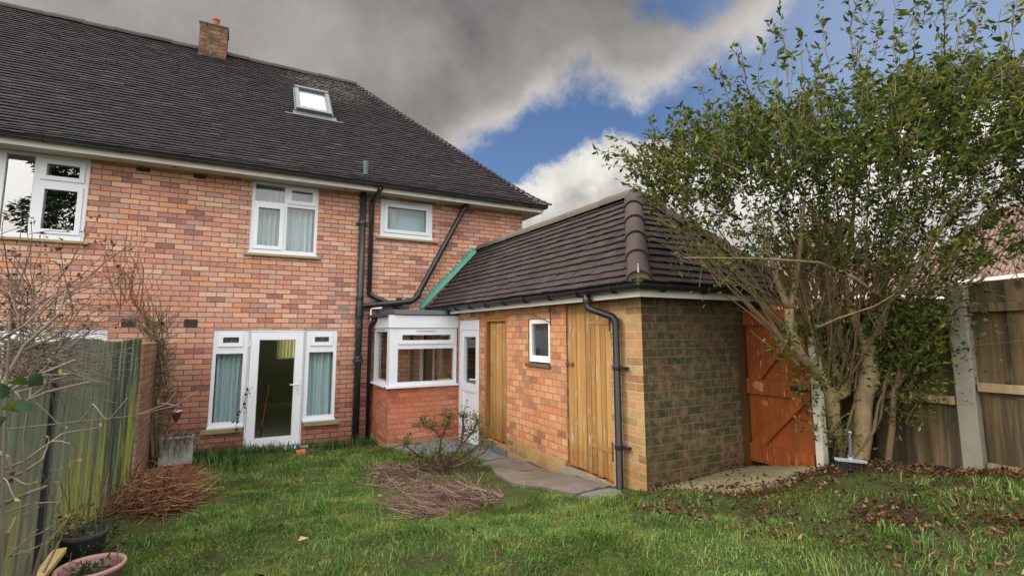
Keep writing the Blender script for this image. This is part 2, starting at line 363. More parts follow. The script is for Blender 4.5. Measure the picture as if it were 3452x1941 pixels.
def boards(name, cols, w=.09, vert_streak=40, horiz=False, peel=None, streaks=None, fade=None, algae=None, dirt=False, peel_t=.60, knots=False):
    mt, n, b = newmat(name); p = obj_co(n)
    mp = n.new('ShaderNodeMapping'); n.link(p, mp.inputs[0]); mp.inputs['Scale'].default_value = (vert_streak, vert_streak, 1.6)
    g = n.noise(mp.outputs[0], 1.0, 6, .6)
    c = n.ramp(g, [(.28, cols[0]), (.5, cols[1]), (.72, cols[2])])
    isl = n.math('ADD', .78, n.math('MULTIPLY', island(n), .44))
    k = n.new('ShaderNodeVectorMath', operation='SCALE'); n.link(c, k.inputs[0]); n.link(isl, k.inputs['Scale']); c = k.outputs[0]
    if peel:
        pm = n.new('ShaderNodeMapping'); n.link(p, pm.inputs[0]); pm.inputs['Scale'].default_value = (38, 38, 4)
        q = n.noise(pm.outputs[0], 1.0, 6, .7); big = n.noise(p, 3.5, 3)
        k2 = n.math('MULTIPLY', n.smooth(q, peel_t, peel_t+.04), n.smooth(big, .46, .6)); c = n.mix(k2, c, peel)
    if streaks:
        pm = n.new('ShaderNodeMapping'); n.link(p, pm.inputs[0]); pm.inputs['Scale'].default_value = (7, 7, .35)
        for col_, sc__, a_, b_, amt in streaks:
            q = n.noise(pm.outputs[0], sc__, 5, .6); c = n.mix(n.math('MULTIPLY', n.smooth(q, a_, b_), amt), c, col_)
    if dirt:
        sq_ = n.new('ShaderNodeSeparateXYZ'); n.link(p, sq_.inputs[0]); zq = n.math('ADD', sq_.outputs[2], n.math('MULTIPLY', n.math('SUBTRACT', n.noise(p, 9, 5, .7), .5), .9))
        c = n.mix(n.math('MULTIPLY', n.smooth(zq, 1.05, .5), .75), c, n.mix(1, c, (.55, .48, .42), 'MULTIPLY'))
    if knots:
        km = n.new('ShaderNodeMapping'); n.link(p, km.inputs[0]); km.inputs['Scale'].default_value = (1, 1, .55)
        vo = n.new('ShaderNodeTexVoronoi'); n.link(km.outputs[0], vo.inputs['Vector']); vo.inputs['Scale'].default_value = 4.5
        c = n.mix(n.math('MULTIPLY', n.smooth(vo.outputs['Distance'], .16, .05), .8), c, (.022, .014, .007))
    if fade:
        sp_ = n.new('ShaderNodeSeparateXYZ'); n.link(p, sp_.inputs[0])
        yy = n.math('ADD', sp_.outputs[1], n.math('MULTIPLY', n.math('SUBTRACT', n.noise(p, 1.6, 4), .5), 1.6))
        c = n.mix(n.math('MULTIPLY', n.smooth(yy, fade[0], fade[1]), n.math('ADD', .2, n.math('MULTIPLY', g, .7))), c, fade[2])
        if algae:
            pm = n.new('ShaderNodeMapping'); n.link(p, pm.inputs[0]); pm.inputs['Scale'].default_value = (3.2, 3.2, .32)
            q = n.noise(pm.outputs[0], 1.0, 6, .65); zf = n.smooth(sp_.outputs[2], 1.75, .75)
            c = n.mix(n.math('MULTIPLY', n.smooth(n.math('ADD', q, n.math('MULTIPLY', zf, .14)), .56, .70), .75), c, algae)
    n.link(c, b.inputs['Base Color']); b.inputs['Roughness'].default_value = .8; b.inputs['Specular IOR Level'].default_value = .25
    bump(n, b, g, .004, .6); return mt
MAT['ochre'] = boards('ochre_paint', [(.28, .145, .050), (.37, .20, .068), (.41, .24, .095)], peel=(.46, .40, .32), dirt=True, peel_t=.57)
MAT['ochre_frame'] = boards('brown_frame', [(.22, .10, .03), (.28, .13, .04), (.33, .16, .05)])
MAT['gate'] = boards('orange_gate_paint', [(.18, .043, .010), (.24, .060, .013), (.28, .076, .018)], vert_streak=18, peel=(.50, .27, .17))
MAT['scuff'] = boards('scuffed_paint', [(.26, .055, .015), (.34, .13, .075), (.42, .25, .18)], vert_streak=30)
MAT['green_board'] = boards('green_boards', [(.050, .075, .050), (.085, .115, .078), (.15, .185, .125)], vert_streak=34,
                            streaks=[((.028, .045, .036), 2.0, .40, .70, .75), ((.34, .37, .29), 4.6, .50, .66, .8)], fade=(-2.4, -4.6, (.33, .365, .27)), algae=(.40, .43, .07))
MAT['fence_wood'] = boards('fence_wood', [(.048, .030, .014), (.095, .062, .030), (.150, .104, .056)], vert_streak=30, streaks=[((.030, .026, .018), 1.4, .46, .66, .7), ((.17, .14, .095), 2.6, .54, .70, .6)], knots=True)
MAT['rail_wood'] = boards('rail_wood', [(.13, .085, .045), (.22, .155, .09), (.32, .24, .15)], vert_streak=14)
MAT['plank'] = boards('plank_wood', [(.34, .24, .10), (.45, .33, .15), (.5, .38, .2)], vert_streak=20)
MAT['dark_wood'] = boards('dark_wood', [(.05, .02, .008), (.08, .032, .012), (.11, .045, .018)])

def leafmat(name, stops, trans=.35, rough=.45, patch=None):
    mt, n, b = newmat(name)
    c = n.ramp(island(n), stops)
    if patch:
        pp_ = obj_co(n); c = n.mix(n.math('MULTIPLY', n.smooth(n.noise(pp_, 2.6, 6, .65), .48, .64), .75), c, n.mix(.5, c, patch[0])); c = n.mix(n.math('MULTIPLY', n.smooth(n.noise(pp_, 4.2, 5, .65), .54, .40), .75), c, n.mix(1, c, patch[1], 'MULTIPLY'))
    n.link(c, b.inputs['Base Color']); b.inputs['Roughness'].default_value = max(rough, .55); b.inputs['Specular IOR Level'].default_value = .18
    t = n.new('ShaderNodeBsdfTranslucent'); n.link(n.mix(1, c, (1.25, 1.25, .6), 'MULTIPLY'), t.inputs[0])
    mx = n.new('ShaderNodeMixShader'); mx.inputs[0].default_value = trans
    n.link(b.outputs[0], mx.inputs[1]); n.link(t.outputs[0], mx.inputs[2]); n.link(mx.outputs[0], n.n['Material Output'].inputs[0])
    return mt
MAT['cream_curtain'] = leafmat('cream_curtain', [(0, (.80, .77, .66)), (1, (.80, .77, .66))], .75, .9)
MAT['bush_leaf'] = leafmat('bush_leaf', [(0, (.020, .040, .010)), (.4, (.042, .072, .013)), (.7, (.088, .118, .018)), (.93, (.155, .175, .026)), (.985, (.22, .20, .03)), (1, (.22, .13, .03))], .32)
MAT['ivy_leaf'] = leafmat('ivy_leaf', [(0, (.018, .04, .022)), (.6, (.035, .075, .032)), (1, (.09, .13, .04))], .2)
MAT['grass'] = leafmat('grass_blade', [(0, (.030, .078, .014)), (.35, (.060, .140, .023)), (.65, (.098, .195, .034)), (.85, (.165, .25, .055)), (.95, (.30, .29, .12)), (1, (.36, .29, .16))], .25, .6, ((.36, .36, .10), (.55, .62, .6)))
MAT['tuft'] = leafmat('grass_tuft_blade', [(0, (.05, .10, .018)), (.6, (.09, .18, .03)), (1, (.17, .26, .07))], .25)
MAT['bulb'] = leafmat('bulb_leaf', [(0, (.018, .05, .014)), (.6, (.04, .10, .022)), (1, (.10, .17, .05))], .2)
MAT['straw'] = leafmat('dead_straw', [(0, (.06, .034, .027)), (.4, (.165, .10, .078)), (.75, (.28, .185, .145)), (1, (.44, .34, .27))], .1, .8)
MAT['straw_red'] = leafmat('dead_red_straw', [(0, (.07, .03, .02)), (.4, (.24, .10, .055)), (.75, (.38, .19, .11)), (1, (.56, .38, .25))], .1, .8)
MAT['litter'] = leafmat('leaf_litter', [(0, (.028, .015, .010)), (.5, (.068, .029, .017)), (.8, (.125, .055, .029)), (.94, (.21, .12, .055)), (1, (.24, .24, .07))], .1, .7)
MAT['bark'] = plain('tan_bark', (.26, .19, .10), .9, .6, 9, bumpd=.012)
MAT['twig'] = plain('bush_twig', (.16, .105, .055), .85, .4, 12)
MAT['cut_twig'] = plain('cut_twig', (.165, .13, .095), .85, .4, 14)
MAT['grey_twig'] = plain('grey_twig', (.115, .085, .066), .85, .4, 14)
MAT['red_twig'] = plain('red_twig', (.20, .088, .042), .8, .35, 14)
MAT['dark_twig'] = plain('dark_twig', (.085, .05, .032), .85, .4, 14)
MAT['olive_bark'] = plain('olive_bark', (.13, .105, .062), .85, .35, 14, bumpd=.004)
MAT['bristle'] = plain('broom_bristle', (.018, .018, .022), .7, .4, 60)
MAT['grey_plastic'] = plain('grey_plastic', (.34, .35, .37), .4, .1, 10)

def groundmat():
    mt, n, b = newmat('ground_soil'); p = obj_co(n)
    c = n.ramp(n.noise(p, 3.0, 8, .65), [(.25, (.028, .024, .012)), (.45, (.045, .048, .018)), (.6, (.055, .07, .022)), (.8, (.075, .06, .035))])
    c = n.mix(n.smooth(n.noise(p, 30, 5, .7), .5, .75), c, (.035, .028, .016))
    n.link(c, b.inputs['Base Color']); b.inputs['Roughness'].default_value = .95; b.inputs['Specular IOR Level'].default_value = .1
    bump(n, b, n.noise(p, 24, 6, .7), .03, .8); return mt
MAT['ground'] = groundmat()
def slabmat(name, a, c2, moss=.5):
    mt, n, b = newmat(name); p = obj_co(n)
    c = n.ramp(n.noise(p, 60, 5, .7), [(.3, tuple(x*.6 for x in a)), (.5, a), (.68, c2)])
    c = n.mix(n.math('MULTIPLY', n.smooth(n.noise(p, 2.4, 6, .65), .42, .7), moss), c, (.07, .07, .03))
    n.link(c, b.inputs['Base Color']); b.inputs['Roughness'].default_value = .9
    bump(n, b, n.noise(p, 90, 4), .006, .6); return mt
MAT['path'] = slabmat('pink_concrete', (.125, .098, .09), (.21, .172, .16), .75)
MAT['slab'] = slabmat('grey_slab', (.12, .132, .13), (.19, .205, .205), .7)
MAT['paving'] = slabmat('stone_paving', (.20, .165, .09), (.28, .235, .14), .5)
MAT['bgtile'] = brick('far_tile', [(0, (.12, .07, .065)), (.5, (.17, .10, .09)), (1, (.20, .12, .10))], (.06, .04, .04), bw=.3, rh=.16, ms=.03)
MAT['bgbrick'] = plain('far_brick', (.62, .26, .12), .8, .15, 9)

# ------------------------------------------------------------------ ground
PRO = [(-14, 1.02), (-8.6, .95), (-7, .855), (-6.2, .75), (-5.3, .61), (-4.8, .53), (-4, .475), (-3, .41), (-2, .34), (-1, .275), (0, .20), (14, .1)]
def sstep(x, a, b):
    t = np.clip((x-a)/(b-a), 0, 1); return t*t*(3-2*t)
def gz(x, y):
    x = np.asarray(x, float); y = np.asarray(y, float)
    z = np.interp(y, [p[0] for p in PRO], [p[1] for p in PRO])
    z = z + .09*sstep(x, 3.6, 4.7)*sstep(-y, 4.9, 5.6) + .06*sstep(-x, -.1, .6)*sstep(-y, .5, 1.6)*(1-sstep(-y, 4.0, 5.0))
    inl = (x > -.6) & (y > -12)
    z = z + np.where((x < 3.45) | (y < -5.3), .014*np.sin(3.1*x+1.7*y)+.012*np.sin(5.3*y-2.2*x+1)+.008*np.sin(9*x+7*y), 0)
    return z
xs = np.concatenate([[-400, -60, -14], np.linspace(-4, 9, 150), [16, 60, 400]])
ys = np.concatenate([[-400, -60, -16], np.linspace(-11, 3, 160), [14, 60, 400]])
GX, GY = np.meshgrid(xs, ys); GZ = gz(GX, GY) + rng.normal(0, .004, GX.shape)
V = np.stack([GX, GY, GZ], -1).reshape(-1, 3); nx_, ny_ = len(xs), len(ys)
ii = (np.arange(ny_-1)[:, None]*nx_+np.arange(nx_-1)[None]).ravel()
Fq = np.stack([ii, ii+1, ii+1+nx_, ii+nx_], 1)
g = build_np('ground', V, Fq.ravel(), np.full(len(Fq), 4), MAT['ground'], smooth=True); tag(g, kind='structure')

def slab(name, poly, mat, th=.05, lift=.012, kind='structure', jag=0.0, n=6):
    """a sheet following the ground with a real edge"""
    pts = []
    k = len(poly)
    for i in range(k):
        a, b_ = Vector((*poly[i], 0)), Vector((*poly[(i+1) % k], 0))
        for j in range(n):
            q = a.lerp(b_, j/n); pts.append((q.x+rnd.uniform(-jag, jag), q.y+rnd.uniform(-jag, jag)))
    mb = MB(); m_ = len(pts)
    cxm = sum(p[0] for p in pts)/m_; cym = sum(p[1] for p in pts)/m_
    rings = [1.0, .66, .33]; vs = []
    for r_ in rings:
        for x, y in pts:
            X, Y = cxm+(x-cxm)*r_, cym+(y-cym)*r_; vs.append((X, Y, float(gz(X, Y))+lift))
    vs.append((cxm, cym, float(gz(cxm, cym))+lift))
    fs = []
    for q in range(2):
        for j in range(m_): fs.append((q*m_+j, q*m_+(j+1) % m_, (q+1)*m_+(j+1) % m_, (q+1)*m_+j))
    for j in range(m_): fs.append((2*m_+j, 2*m_+(j+1) % m_, 3*m_))
    b0 = len(vs)
    for x, y in pts: vs.append((x, y, float(gz(x, y))-th))
    for j in range(m_): fs.append((j, b0+j, b0+(j+1) % m_, (j+1) % m_))
    mb.add(vs, fs); o = mb.build(name, mat)
    if kind: tag(o, kind=kind)
    return o
PATH = [(3.36, -2.98), (3.36, -4.9), (2.96, -4.9), (2.70, -4.25), (2.82, -3.5), (2.95, -2.98)]
slab('path', PATH, MAT['path'], lift=.022, jag=.02)
slab('path', [(3.36, -2.12), (3.36, -2.95), (3.06, -2.95), (3.0, -2.1)], MAT['slab'], lift=.026, jag=.01)
slab('path', [(3.36, -1.10), (3.36, -2.08), (2.7, -2.08), (2.3, -1.10)], MAT['slab'], lift=.02, jag=.01)
slab('path', [(2.96, -4.95), (3.3, -4.95), (3.22, -5.22), (2.95, -5.16)], MAT['slab'], lift=.018, jag=.02)
slab('paving', [(3.50, -5.33), (4.70, -5.33), (4.70, -6.05), (4.1, -6.12), (3.75, -5.85)], MAT['paving'], lift=.02, jag=.025)

# ------------------------------------------------------------------ wall mappings (u along wall, o outward, w up)
FAC = lambda u, o, w: (u, -o, w)
OX, OY = 3.43, -5.27
SID = lambda u, o, w: (OX-o, -u, w)
END = lambda u, o, w: (u, OY-o, w)
BAYY = -1.05
BAF = lambda u, o, w: (u, BAYY-o, w)
BAX = 2.33
BAL = lambda u, o, w: (BAX-o, -u, w)
def wall(M, u0, u1, w0, w1, holes, thick=.11, mb=None):
    mb = mb or MB()
    us = sorted({u0, u1, *[h[0] for h in holes], *[h[1] for h in holes]}); ws = sorted({w0, w1, *[h[2] for h in holes], *[h[3] for h in holes]})
    us = [u for u in us if u0 <= u <= u1]; ws = [w for w in ws if w0 <= w <= w1]
    inside = lambda a, b: any(h[0] < a < h[1] and h[2] < b < h[3] for h in holes)
    for i in range(len(us)-1):
        for j in range(len(ws)-1):
            if inside((us[i]+us[i+1])/2, (ws[j]+ws[j+1])/2): continue
            a, b, c, d = us[i], us[i+1], ws[j], ws[j+1]
            mb.quad(M(a, 0, c), M(b, 0, c), M(b, 0, d), M(a, 0, d))
    for a, b, c, d in holes:
        t = -thick
        mb.quad(M(a, 0, c), M(a, t, c), M(a, t, d), M(a, 0, d)); mb.quad(M(b, 0, c), M(b, t, c), M(b, t, d), M(b, 0, d))
        mb.quad(M(a, 0, d), M(b, 0, d), M(b, t, d), M(a, t, d)); mb.quad(M(a, 0, c), M(b, 0, c), M(b, t, c), M(a, t, c))
    return mb
def frame_bars(mb, M, u0, u1, w0, w1, t, o0, o1):
    """a rectangular ring of bars, butted end to end"""
    mb.box((u0, o0, w0), (u1, o1, w0+t), M); mb.box((u0, o0, w1-t), (u1, o1, w1), M)
    mb.box((u0, o0, w0+t), (u0+t, o1, w1-t), M); mb.box((u1-t, o0, w0+t), (u1, o1, w1-t), M)
def window(M, u0, u1, w0, w1, lights, parent, name='window', t=.045, o0=-.085, o1=-.02, mat='upvc', glass='glass', inner=True):
    """lights: list of (u0,u1,w0,w1,kind) kind: fix | case ; frame built round them"""
    mb = MB(); frame_bars(mb, M, u0, u1, w0, w1, t, o0, o1)
    ucuts = sorted({round(l[0], 4) for l in lights}|{round(l[1], 4) for l in lights})
    fr = None
    # mullions / transoms: fill the gaps between lights
    for a, b, c, d, k in lights:
        pass
    us = sorted({u0+t, u1-t, *[l[0] for l in lights], *[l[1] for l in lights]}); ws = sorted({w0+t, w1-t, *[l[2] for l in lights], *[l[3] for l in lights]})
    inl = lambda a, b: any(l[0] < a < l[1] and l[2] < b < l[3] for l in lights)
    for i in range(len(us)-1):
        for j in range(len(ws)-1):
            if us[i+1]-us[i] < 1e-5 or ws[j+1]-ws[j] < 1e-5: continue
            if not inl((us[i]+us[i+1])/2, (ws[j]+ws[j+1])/2):
                mb.box((us[i], o0+.002, ws[j]), (us[i+1], o1-.002, ws[j+1]), M)
    w = mb.build(name, MAT[mat], parent)
    for a, b, c, d, k in lights:
        if k == 'case':
            cb = MB(); e = .006
            frame_bars(cb, M, a-.016, b+.016, c-.016, d+.016, .058, o1, o1+.016)
            cb.build('casement', MAT[mat], w)
            a, b, c, d = a+.036, b-.036, c+.036, d-.036
        gb = MB(); gb.quad(M(a-.005, -.056, c-.005), M(b+.005, -.056, c-.005), M(b+.005, -.056, d+.005), M(a-.005, -.056, d+.005)); gb.build('pane', MAT[glass], w, recalc=False)
        if True:
            bb = MB(); frame_bars(bb, M, a-.004, b+.004, c-.004, d+.004, .010, -.055, o1+(.012 if k == 'case' else -.004)); bb.build('bead', MAT['upvc_bead'], w)
    return w
MAT['upvc_bead'] = plain('glazing_gasket', (.50, .51, .53), .4, .05, 3)
def room(M, u0, u1, w0, w1, parent, depth=1.6, mat='room', floor='carpet', pad=.25, name='room_lining', d0=.12):
    mb = MB(); a, b, c, d = u0-pad, u1+pad, w0-.02, w1+.2; o0, o1 = -d0, -d0-depth
    mb.quad(M(a, o1, c), M(b, o1, c), M(b, o1, d), M(a, o1, d)); mb.quad(M(a, o0, c), M(a, o1, c), M(a, o1, d), M(a, o0, d)); mb.quad(M(b, o0, c), M(b, o1, c), M(b, o1, d), M(b, o0, d))
    mb.quad(M(a, o0, d), M(b, o0, d), M(b, o1, d), M(a, o1, d)); mb.quad(M(a, o0, c), M(b, o0, c), M(b, o1, c), M(a, o1, c))
    return mb.build(name, MAT[mat], parent, recalc=False)
def curtain(M, u0, u1, w0, w1, parent, o=-.2, waves=6, amp=.034, mat='curtain', gather=0.0, seed=0, name='curtain'):
    r_ = random.Random(seed); n = waves*8; vs = []; rows = 7
    ph = [r_.uniform(-.8, .8) for _ in range(waves+2)]
    for j in range(rows):
        w = w1+(w0-w1)*j/(rows-1); kk = 1-gather*(math.sin(math.pi*j/(rows-1))*.5+(j/(rows-1))*.5)
        for i in range(n+1):
            q = i/n; a_ = q*waves*2*math.pi+ph[int(q*waves)]*.6
            vs.append(M(u0+(u1-u0)*q*kk, o+amp*math.sin(a_)+amp*.35*math.sin(a_*2.3+j*.4), w))
    mb = MB(); mb.add(vs, [(j*(n+1)+i, j*(n+1)+i+1, (j+1)*(n+1)+i+1, (j+1)*(n+1)+i) for j in range(rows-1) for i in range(n)])
    return mb.build(name, MAT[mat], parent, smooth=True)

# ================================================================== HOUSE
H = thing('brick_house', 'long two storey house of pinkish red brick under a dark tiled hipped roof', 'house', (2, 0, .2))
XL, XR = -8.0, 5.22
holesF = [(0, .47, .585, 2.0), (.47, 1.26, .215, 2.0), (1.26, 1.745, .585, 2.0), (.388, 1.366, 3.197, 4.325), (2.387, 3.336, 3.625, 4.275),
          (-3.55, -1.594, 3.195, 4.325), (-3.3, -1.235, .62, 2.005)]
mbw = wall(FAC, XL, XR, -.1, 4.33, holesF)
mbw.quad((XR, 0, -.1), (XR, 5.6, -.1), (XR, 5.6, 4.33), (XR, 0, 4.33)); mbw.quad((XL, 0, -.1), (XL, 5.6, -.1), (XL, 5.6, 4.33), (XL, 0, 4.33)); wall(lambda u, o, w: (u, 5.6+o, w), XL, XR, -.1, 4.33, [(1.22, 2.05, 1.3, 2.2)], .0, mbw)
mbw.build('wall', MAT['house_brick'], H, recalc=False)

# eaves
mb = MB(); mb.box((XL, -.30, 4.318), (5.50, -.002, 4.34)); mb.box((XR+.002, -.002, 4.318), (5.50, 5.9, 4.34)); sf = mb.build('soffit', MAT['soffit'], H)
mb = MB()
for x in (-.62, 1.75, 3.42, 4.75, 5.1): mb.lathe([(.0, -.004), (.026, -.004), (.026, .002), (.0, .002)], (x, -.16, 4.316), 12)
mb.build_each('soffit_vent', MAT['iron'], sf)
mb = MB(); mb.box((XL, -.322, 4.300), (5.522, -.302, 4.43)); mb.box((5.502, -.300, 4.300), (5.522, 5.9, 4.43)); mb.build('fascia', MAT['white_paint'], H)
def gutter_prof(mb, p0, p1, out, r=.058):
    p0, p1, out = Vector(p0), Vector(p1), Vector(out); d = (p1-p0).normalized(); n = 8; vs = []
    for p in (p0, p1):
        for rr in (r, r-.006):
            for j in range(n+1):
                w = math.pi*j/n; vs.append(p+out*(math.cos(w)*rr)-Vector((0, 0, 1))*(math.sin(w)*rr))
    m_ = n+1; fs = []
    for j in range(n): fs += [(j, j+1, 2*m_+j+1, 2*m_+j), (m_+j+1, m_+j, 3*m_+j, 3*m_+j+1)]
    fs += [(0, 2*m_, 3*m_, m_), (n, m_+n, 3*m_+n, 2*m_+n)]
    fs += [(j, m_+j, m_+j+1, j+1) for j in range(n)]+[(2*m_+j, 2*m_+j+1, 3*m_+j+1, 3*m_+j) for j in range(n)]
    mb.add(vs, fs)
mb = MB(); gutter_prof(mb, (XL, -.385, 4.425), (5.56, -.385, 4.425), (0, -1, 0)); gt = mb.build('gutter', MAT['black_plastic'], H)
mb = MB()
for i in range(17):
    x = -7.6+i*.8
    mb.tube([(x, -.385+.064*math.cos(w), 4.425-.064*math.sin(w)) for w in np.linspace(0, math.pi, 9)], .008, 5)
mb.build_each('gutter_clip', MAT['black_plastic'], gt)

def tiled(mb, O, du, n_up, prof, lim, gauge, tw, th=.013, lap=1.42, seed=1, jit=1.0, hole=None):
    """plain tiles as solids. O eave start, du along eaves, n_up horizontal direction up-slope,
    prof(s)->(run,rise) at slope distance s, lim(run)->(umin,umax)"""
    r_ = random.Random(seed); O, du, n_up = Vector(O), Vector(du), Vector(n_up); Zv = Vector((0, 0, 1))
    L = prof.L; rows = int(L/gauge)+1
    for k in range(rows):
        s0 = k*gauge; s1 = min(s0+gauge*lap, L+.02)
        a, b = prof(s0), prof(s1)
        u0, u1 = lim(prof(min(s0+gauge*.4, L))[0])
        if u1-u0 < .04: continue
        slope = (Vector((b[0]-a[0], b[1]-a[1]))).normalized(); nrm = n_up*(-slope.y)+Zv*slope.x
        start = math.floor((u0)/tw)*tw-(tw/2 if k % 2 else 0); u = start
        sag = .006*math.sin(k*.7+seed)
        while u < u1:
            ua, ub = max(u, u0), min(u+tw-.003, u1); u += tw
            if ub-ua < .015: continue
            j1, j2, j3 = r_.uniform(-.004, .004)*jit, r_.uniform(-.003, .003)*jit, r_.uniform(-.006, .006)*jit
            if hole:
                mu, ms_ = (ua+ub)/2, s0+gauge*.6
                if hole[0] < mu < hole[1] and hole[2] < ms_ < hole[3]: continue
            A = O+n_up*(a[0]-j3*slope.x)+Zv*(a[1]-j3*slope.y); B = O+n_up*b[0]+Zv*b[1]
            lo0, lo1, hi = nrm*(th+.017+j1), nrm*(th+.017+j2), nrm*.003
            ud = .004*math.sin(u*1.3+k*.2)
            q = [A+du*ua+lo0, A+du*ub+lo1, B+du*ub+hi, B+du*ua+hi]
            base = [A+du*ua+lo0-nrm*th, A+du*ub+lo1-nrm*th]
            mb.add(q+base, [(0, 1, 2, 3), (4, 5, 1, 0), (0, 3, 4), (1, 5, 2)])
class Prof:
    def __init__(s, pts):
        s.p = pts; s.d = [0]
        for i in range(1, len(pts)): s.d.append(s.d[-1]+math.hypot(pts[i][0]-pts[i-1][0], pts[i][1]-pts[i-1][1]))
        s.L = s.d[-1]
    def __call__(s, t):
        t = max(0, t); i = 0
        while i < len(s.d)-2 and t > s.d[i+1]: i += 1
        f = (t-s.d[i])/(s.d[i+1]-s.d[i]); a, b = s.p[i], s.p[i+1]
        return (a[0]+(b[0]-a[0])*f, a[1]+(b[1]-a[1])*f)
EY, EZ = -.45, 4.405
prof = Prof([(0, 0), (.22, .155), (.50, .41), (3.30, 3.27)])
EAVX, RIDY, RIDZ, RIDX = 5.60, EY+3.30, EZ+3.27, 2.30
mb = MB(); ski = (1.03+8, 1.71+8, 2.37, 3.56)
tiled(mb, (XL, EY, EZ), (1, 0, 0), (0, 1, 0), prof, lambda r: (0, EAVX-XL-r), .0905, .158, seed=3, hole=ski)
roof = mb.build('roof', MAT['roof_tile'], H, recalc=False)
mb = MB()
for (a, b) in zip(prof.p[:-1], prof.p[1:]):
    mb.quad((XL, EY+a[0], EZ+a[1]-.03), (EAVX-a[0]-.03, EY+a[0], EZ+a[1]-.03), (EAVX-b[0]-.03, EY+b[0], EZ+b[1]-.03), (XL, EY+b[0], EZ+b[1]-.03))
    mb.quad((EAVX-a[0]-.03, EY+a[0], EZ+a[1]-.03), (EAVX-a[0]-.03, 6.05-a[0], EZ+a[1]-.03), (EAVX-b[0]-.03, 6.05-b[0], EZ+b[1]-.03), (EAVX-b[0]-.03, EY+b[0], EZ+b[1]-.03))
    mb.quad((XL, 6.05-a[0], EZ+a[1]-.03), (EAVX-a[0], 6.05-a[0], EZ+a[1]-.03), (EAVX-b[0], 6.05-b[0], EZ+b[1]-.03), (XL, 6.05-b[0], EZ+b[1]-.03))
mb.build('roof_underlay', MAT['felt'], roof, recalc=False)
mb = MB(); x = XL; i = 0
while x < RIDX+.1:
    dz = rnd.uniform(-.008, .008); L_ = .46
    mb.halfpipe((x, RIDY, RIDZ-.055+dz), (min(x+L_, RIDX+.12), RIDY, RIDZ-.055+dz+rnd.uniform(-.006, .006)), .115, .113, (0, 0, 1), 8)
    x += L_-.004
mb.build('ridge_tile', MAT['ridge_tile'], roof)
mb = MB(); nh = 46
for k in range(nh):
    s0, s1 = prof(prof.L*k/nh), prof(prof.L*(k+1.35)/nh) if k < nh-1 else prof(prof.L)
    p0 = Vector((EAVX-s0[0]+.01, EY+s0[0]-.01, EZ+s0[1]+.015)); p1 = Vector((EAVX-s1[0]+.01, EY+s1[0]-.01, EZ+s1[1]-.002))
    mb.halfpipe(p0, p1, .052, .044, (1, -1, 1.3), 6, .010, 2.2)
mb.build('hip_tile', MAT['ridge_tile'], roof)

# chimney
ch = MB(); ch.box((-.70, 2.62, 7.2), (-.215, 3.08, 8.14)); c_ = ch.build('chimney', MAT['chimney_brick'], H)
mb = MB(); mb.box((-.715, 2.605, 8.14), (-.20, 3.095, 8.165)); mb.build('chimney_cap', MAT['old_ridge'], c_)
mb = MB(); mb.lathe([(.062, 8.15), (.066, 8.22), (.058, 8.24), (.063, 8.36), (.074, 8.37), (.074, 8.40), (.055, 8.403), (.05, 8.32)], (-.445, 2.85, 0), 16); mb.build('chimney_pot', MAT['terracotta'], c_, smooth=False)
# rooflight, set in the slope
su = Vector((0, 1, 1.0214)).normalized(); sn = Vector((0, -1.0214, 1)).normalized()
def slp(x, run, up): # point on the main slope
    return Vector((x, EY+run, EZ+.41+(run-.5)*1.0214))+sn*up
def sbox(mb, x0, x1, r0, r1, h0, h1):
    vs = [slp(x0, r0, h0), slp(x1, r0, h0), slp(x1, r1, h0), slp(x0, r1, h0), slp(x0, r0, h1), slp(x1, r0, h1), slp(x1, r1, h1), slp(x0, r1, h1)]
    mb.add(vs, [(0, 3, 2, 1), (4, 5, 6, 7), (0, 1, 5, 4), (1, 2, 6, 5), (2, 3, 7, 6), (3, 0, 4, 7)])
r0, r1, xa, xb = 1.75, 2.52, 1.05, 1.69
mb = MB(); sbox(mb, xa, xb, r0, r0+.06, .0, .10); sbox(mb, xa, xb, r1-.05, r1, .0, .11); sbox(mb, xa, xa+.07, r0+.06, r1-.05, .0, .095); sbox(mb, xb-.07, xb, r0+.06, r1-.05, .0, .095)
rl = mb.build('roof_window', MAT['vgrey'], H)
mb = MB(); mb.quad(slp(xa+.07, r0+.06, .058), slp(xb-.07, r0+.06, .058), slp(xb-.07, r1-.05, .058), slp(xa+.07, r1-.05, .058)); mb.build('pane', MAT['glass'], rl, recalc=False)
mb = MB(); sbox(mb, xa+.07, xb-.07, r0+.20, r1-.05, .030, .035); mb.build('pale_sheet', MAT['pale_sheet'], rl)  # added pale sheet under the pane, standing in for reflected bright sky
mb = MB(); sbox(mb, xa+.07, xb-.07, r0+.06, r0+.20, .025, .030); mb.build('lower_sheet', MAT['room'], rl)
mb = MB(); sbox(mb, xa-.06, xb+.08, r0-.10, r0-.001, .022, .03); sbox(mb, xa-.2, xb+.2, r0-.125, r0-.101, .02, .034); sbox(mb, xa-.03, xa-.002, r0, r1, .02, .05); sbox(mb, xb+.002, xb+.03, r0, r1, .02, .05); mb.build('flashing', MAT['lead'], rl)

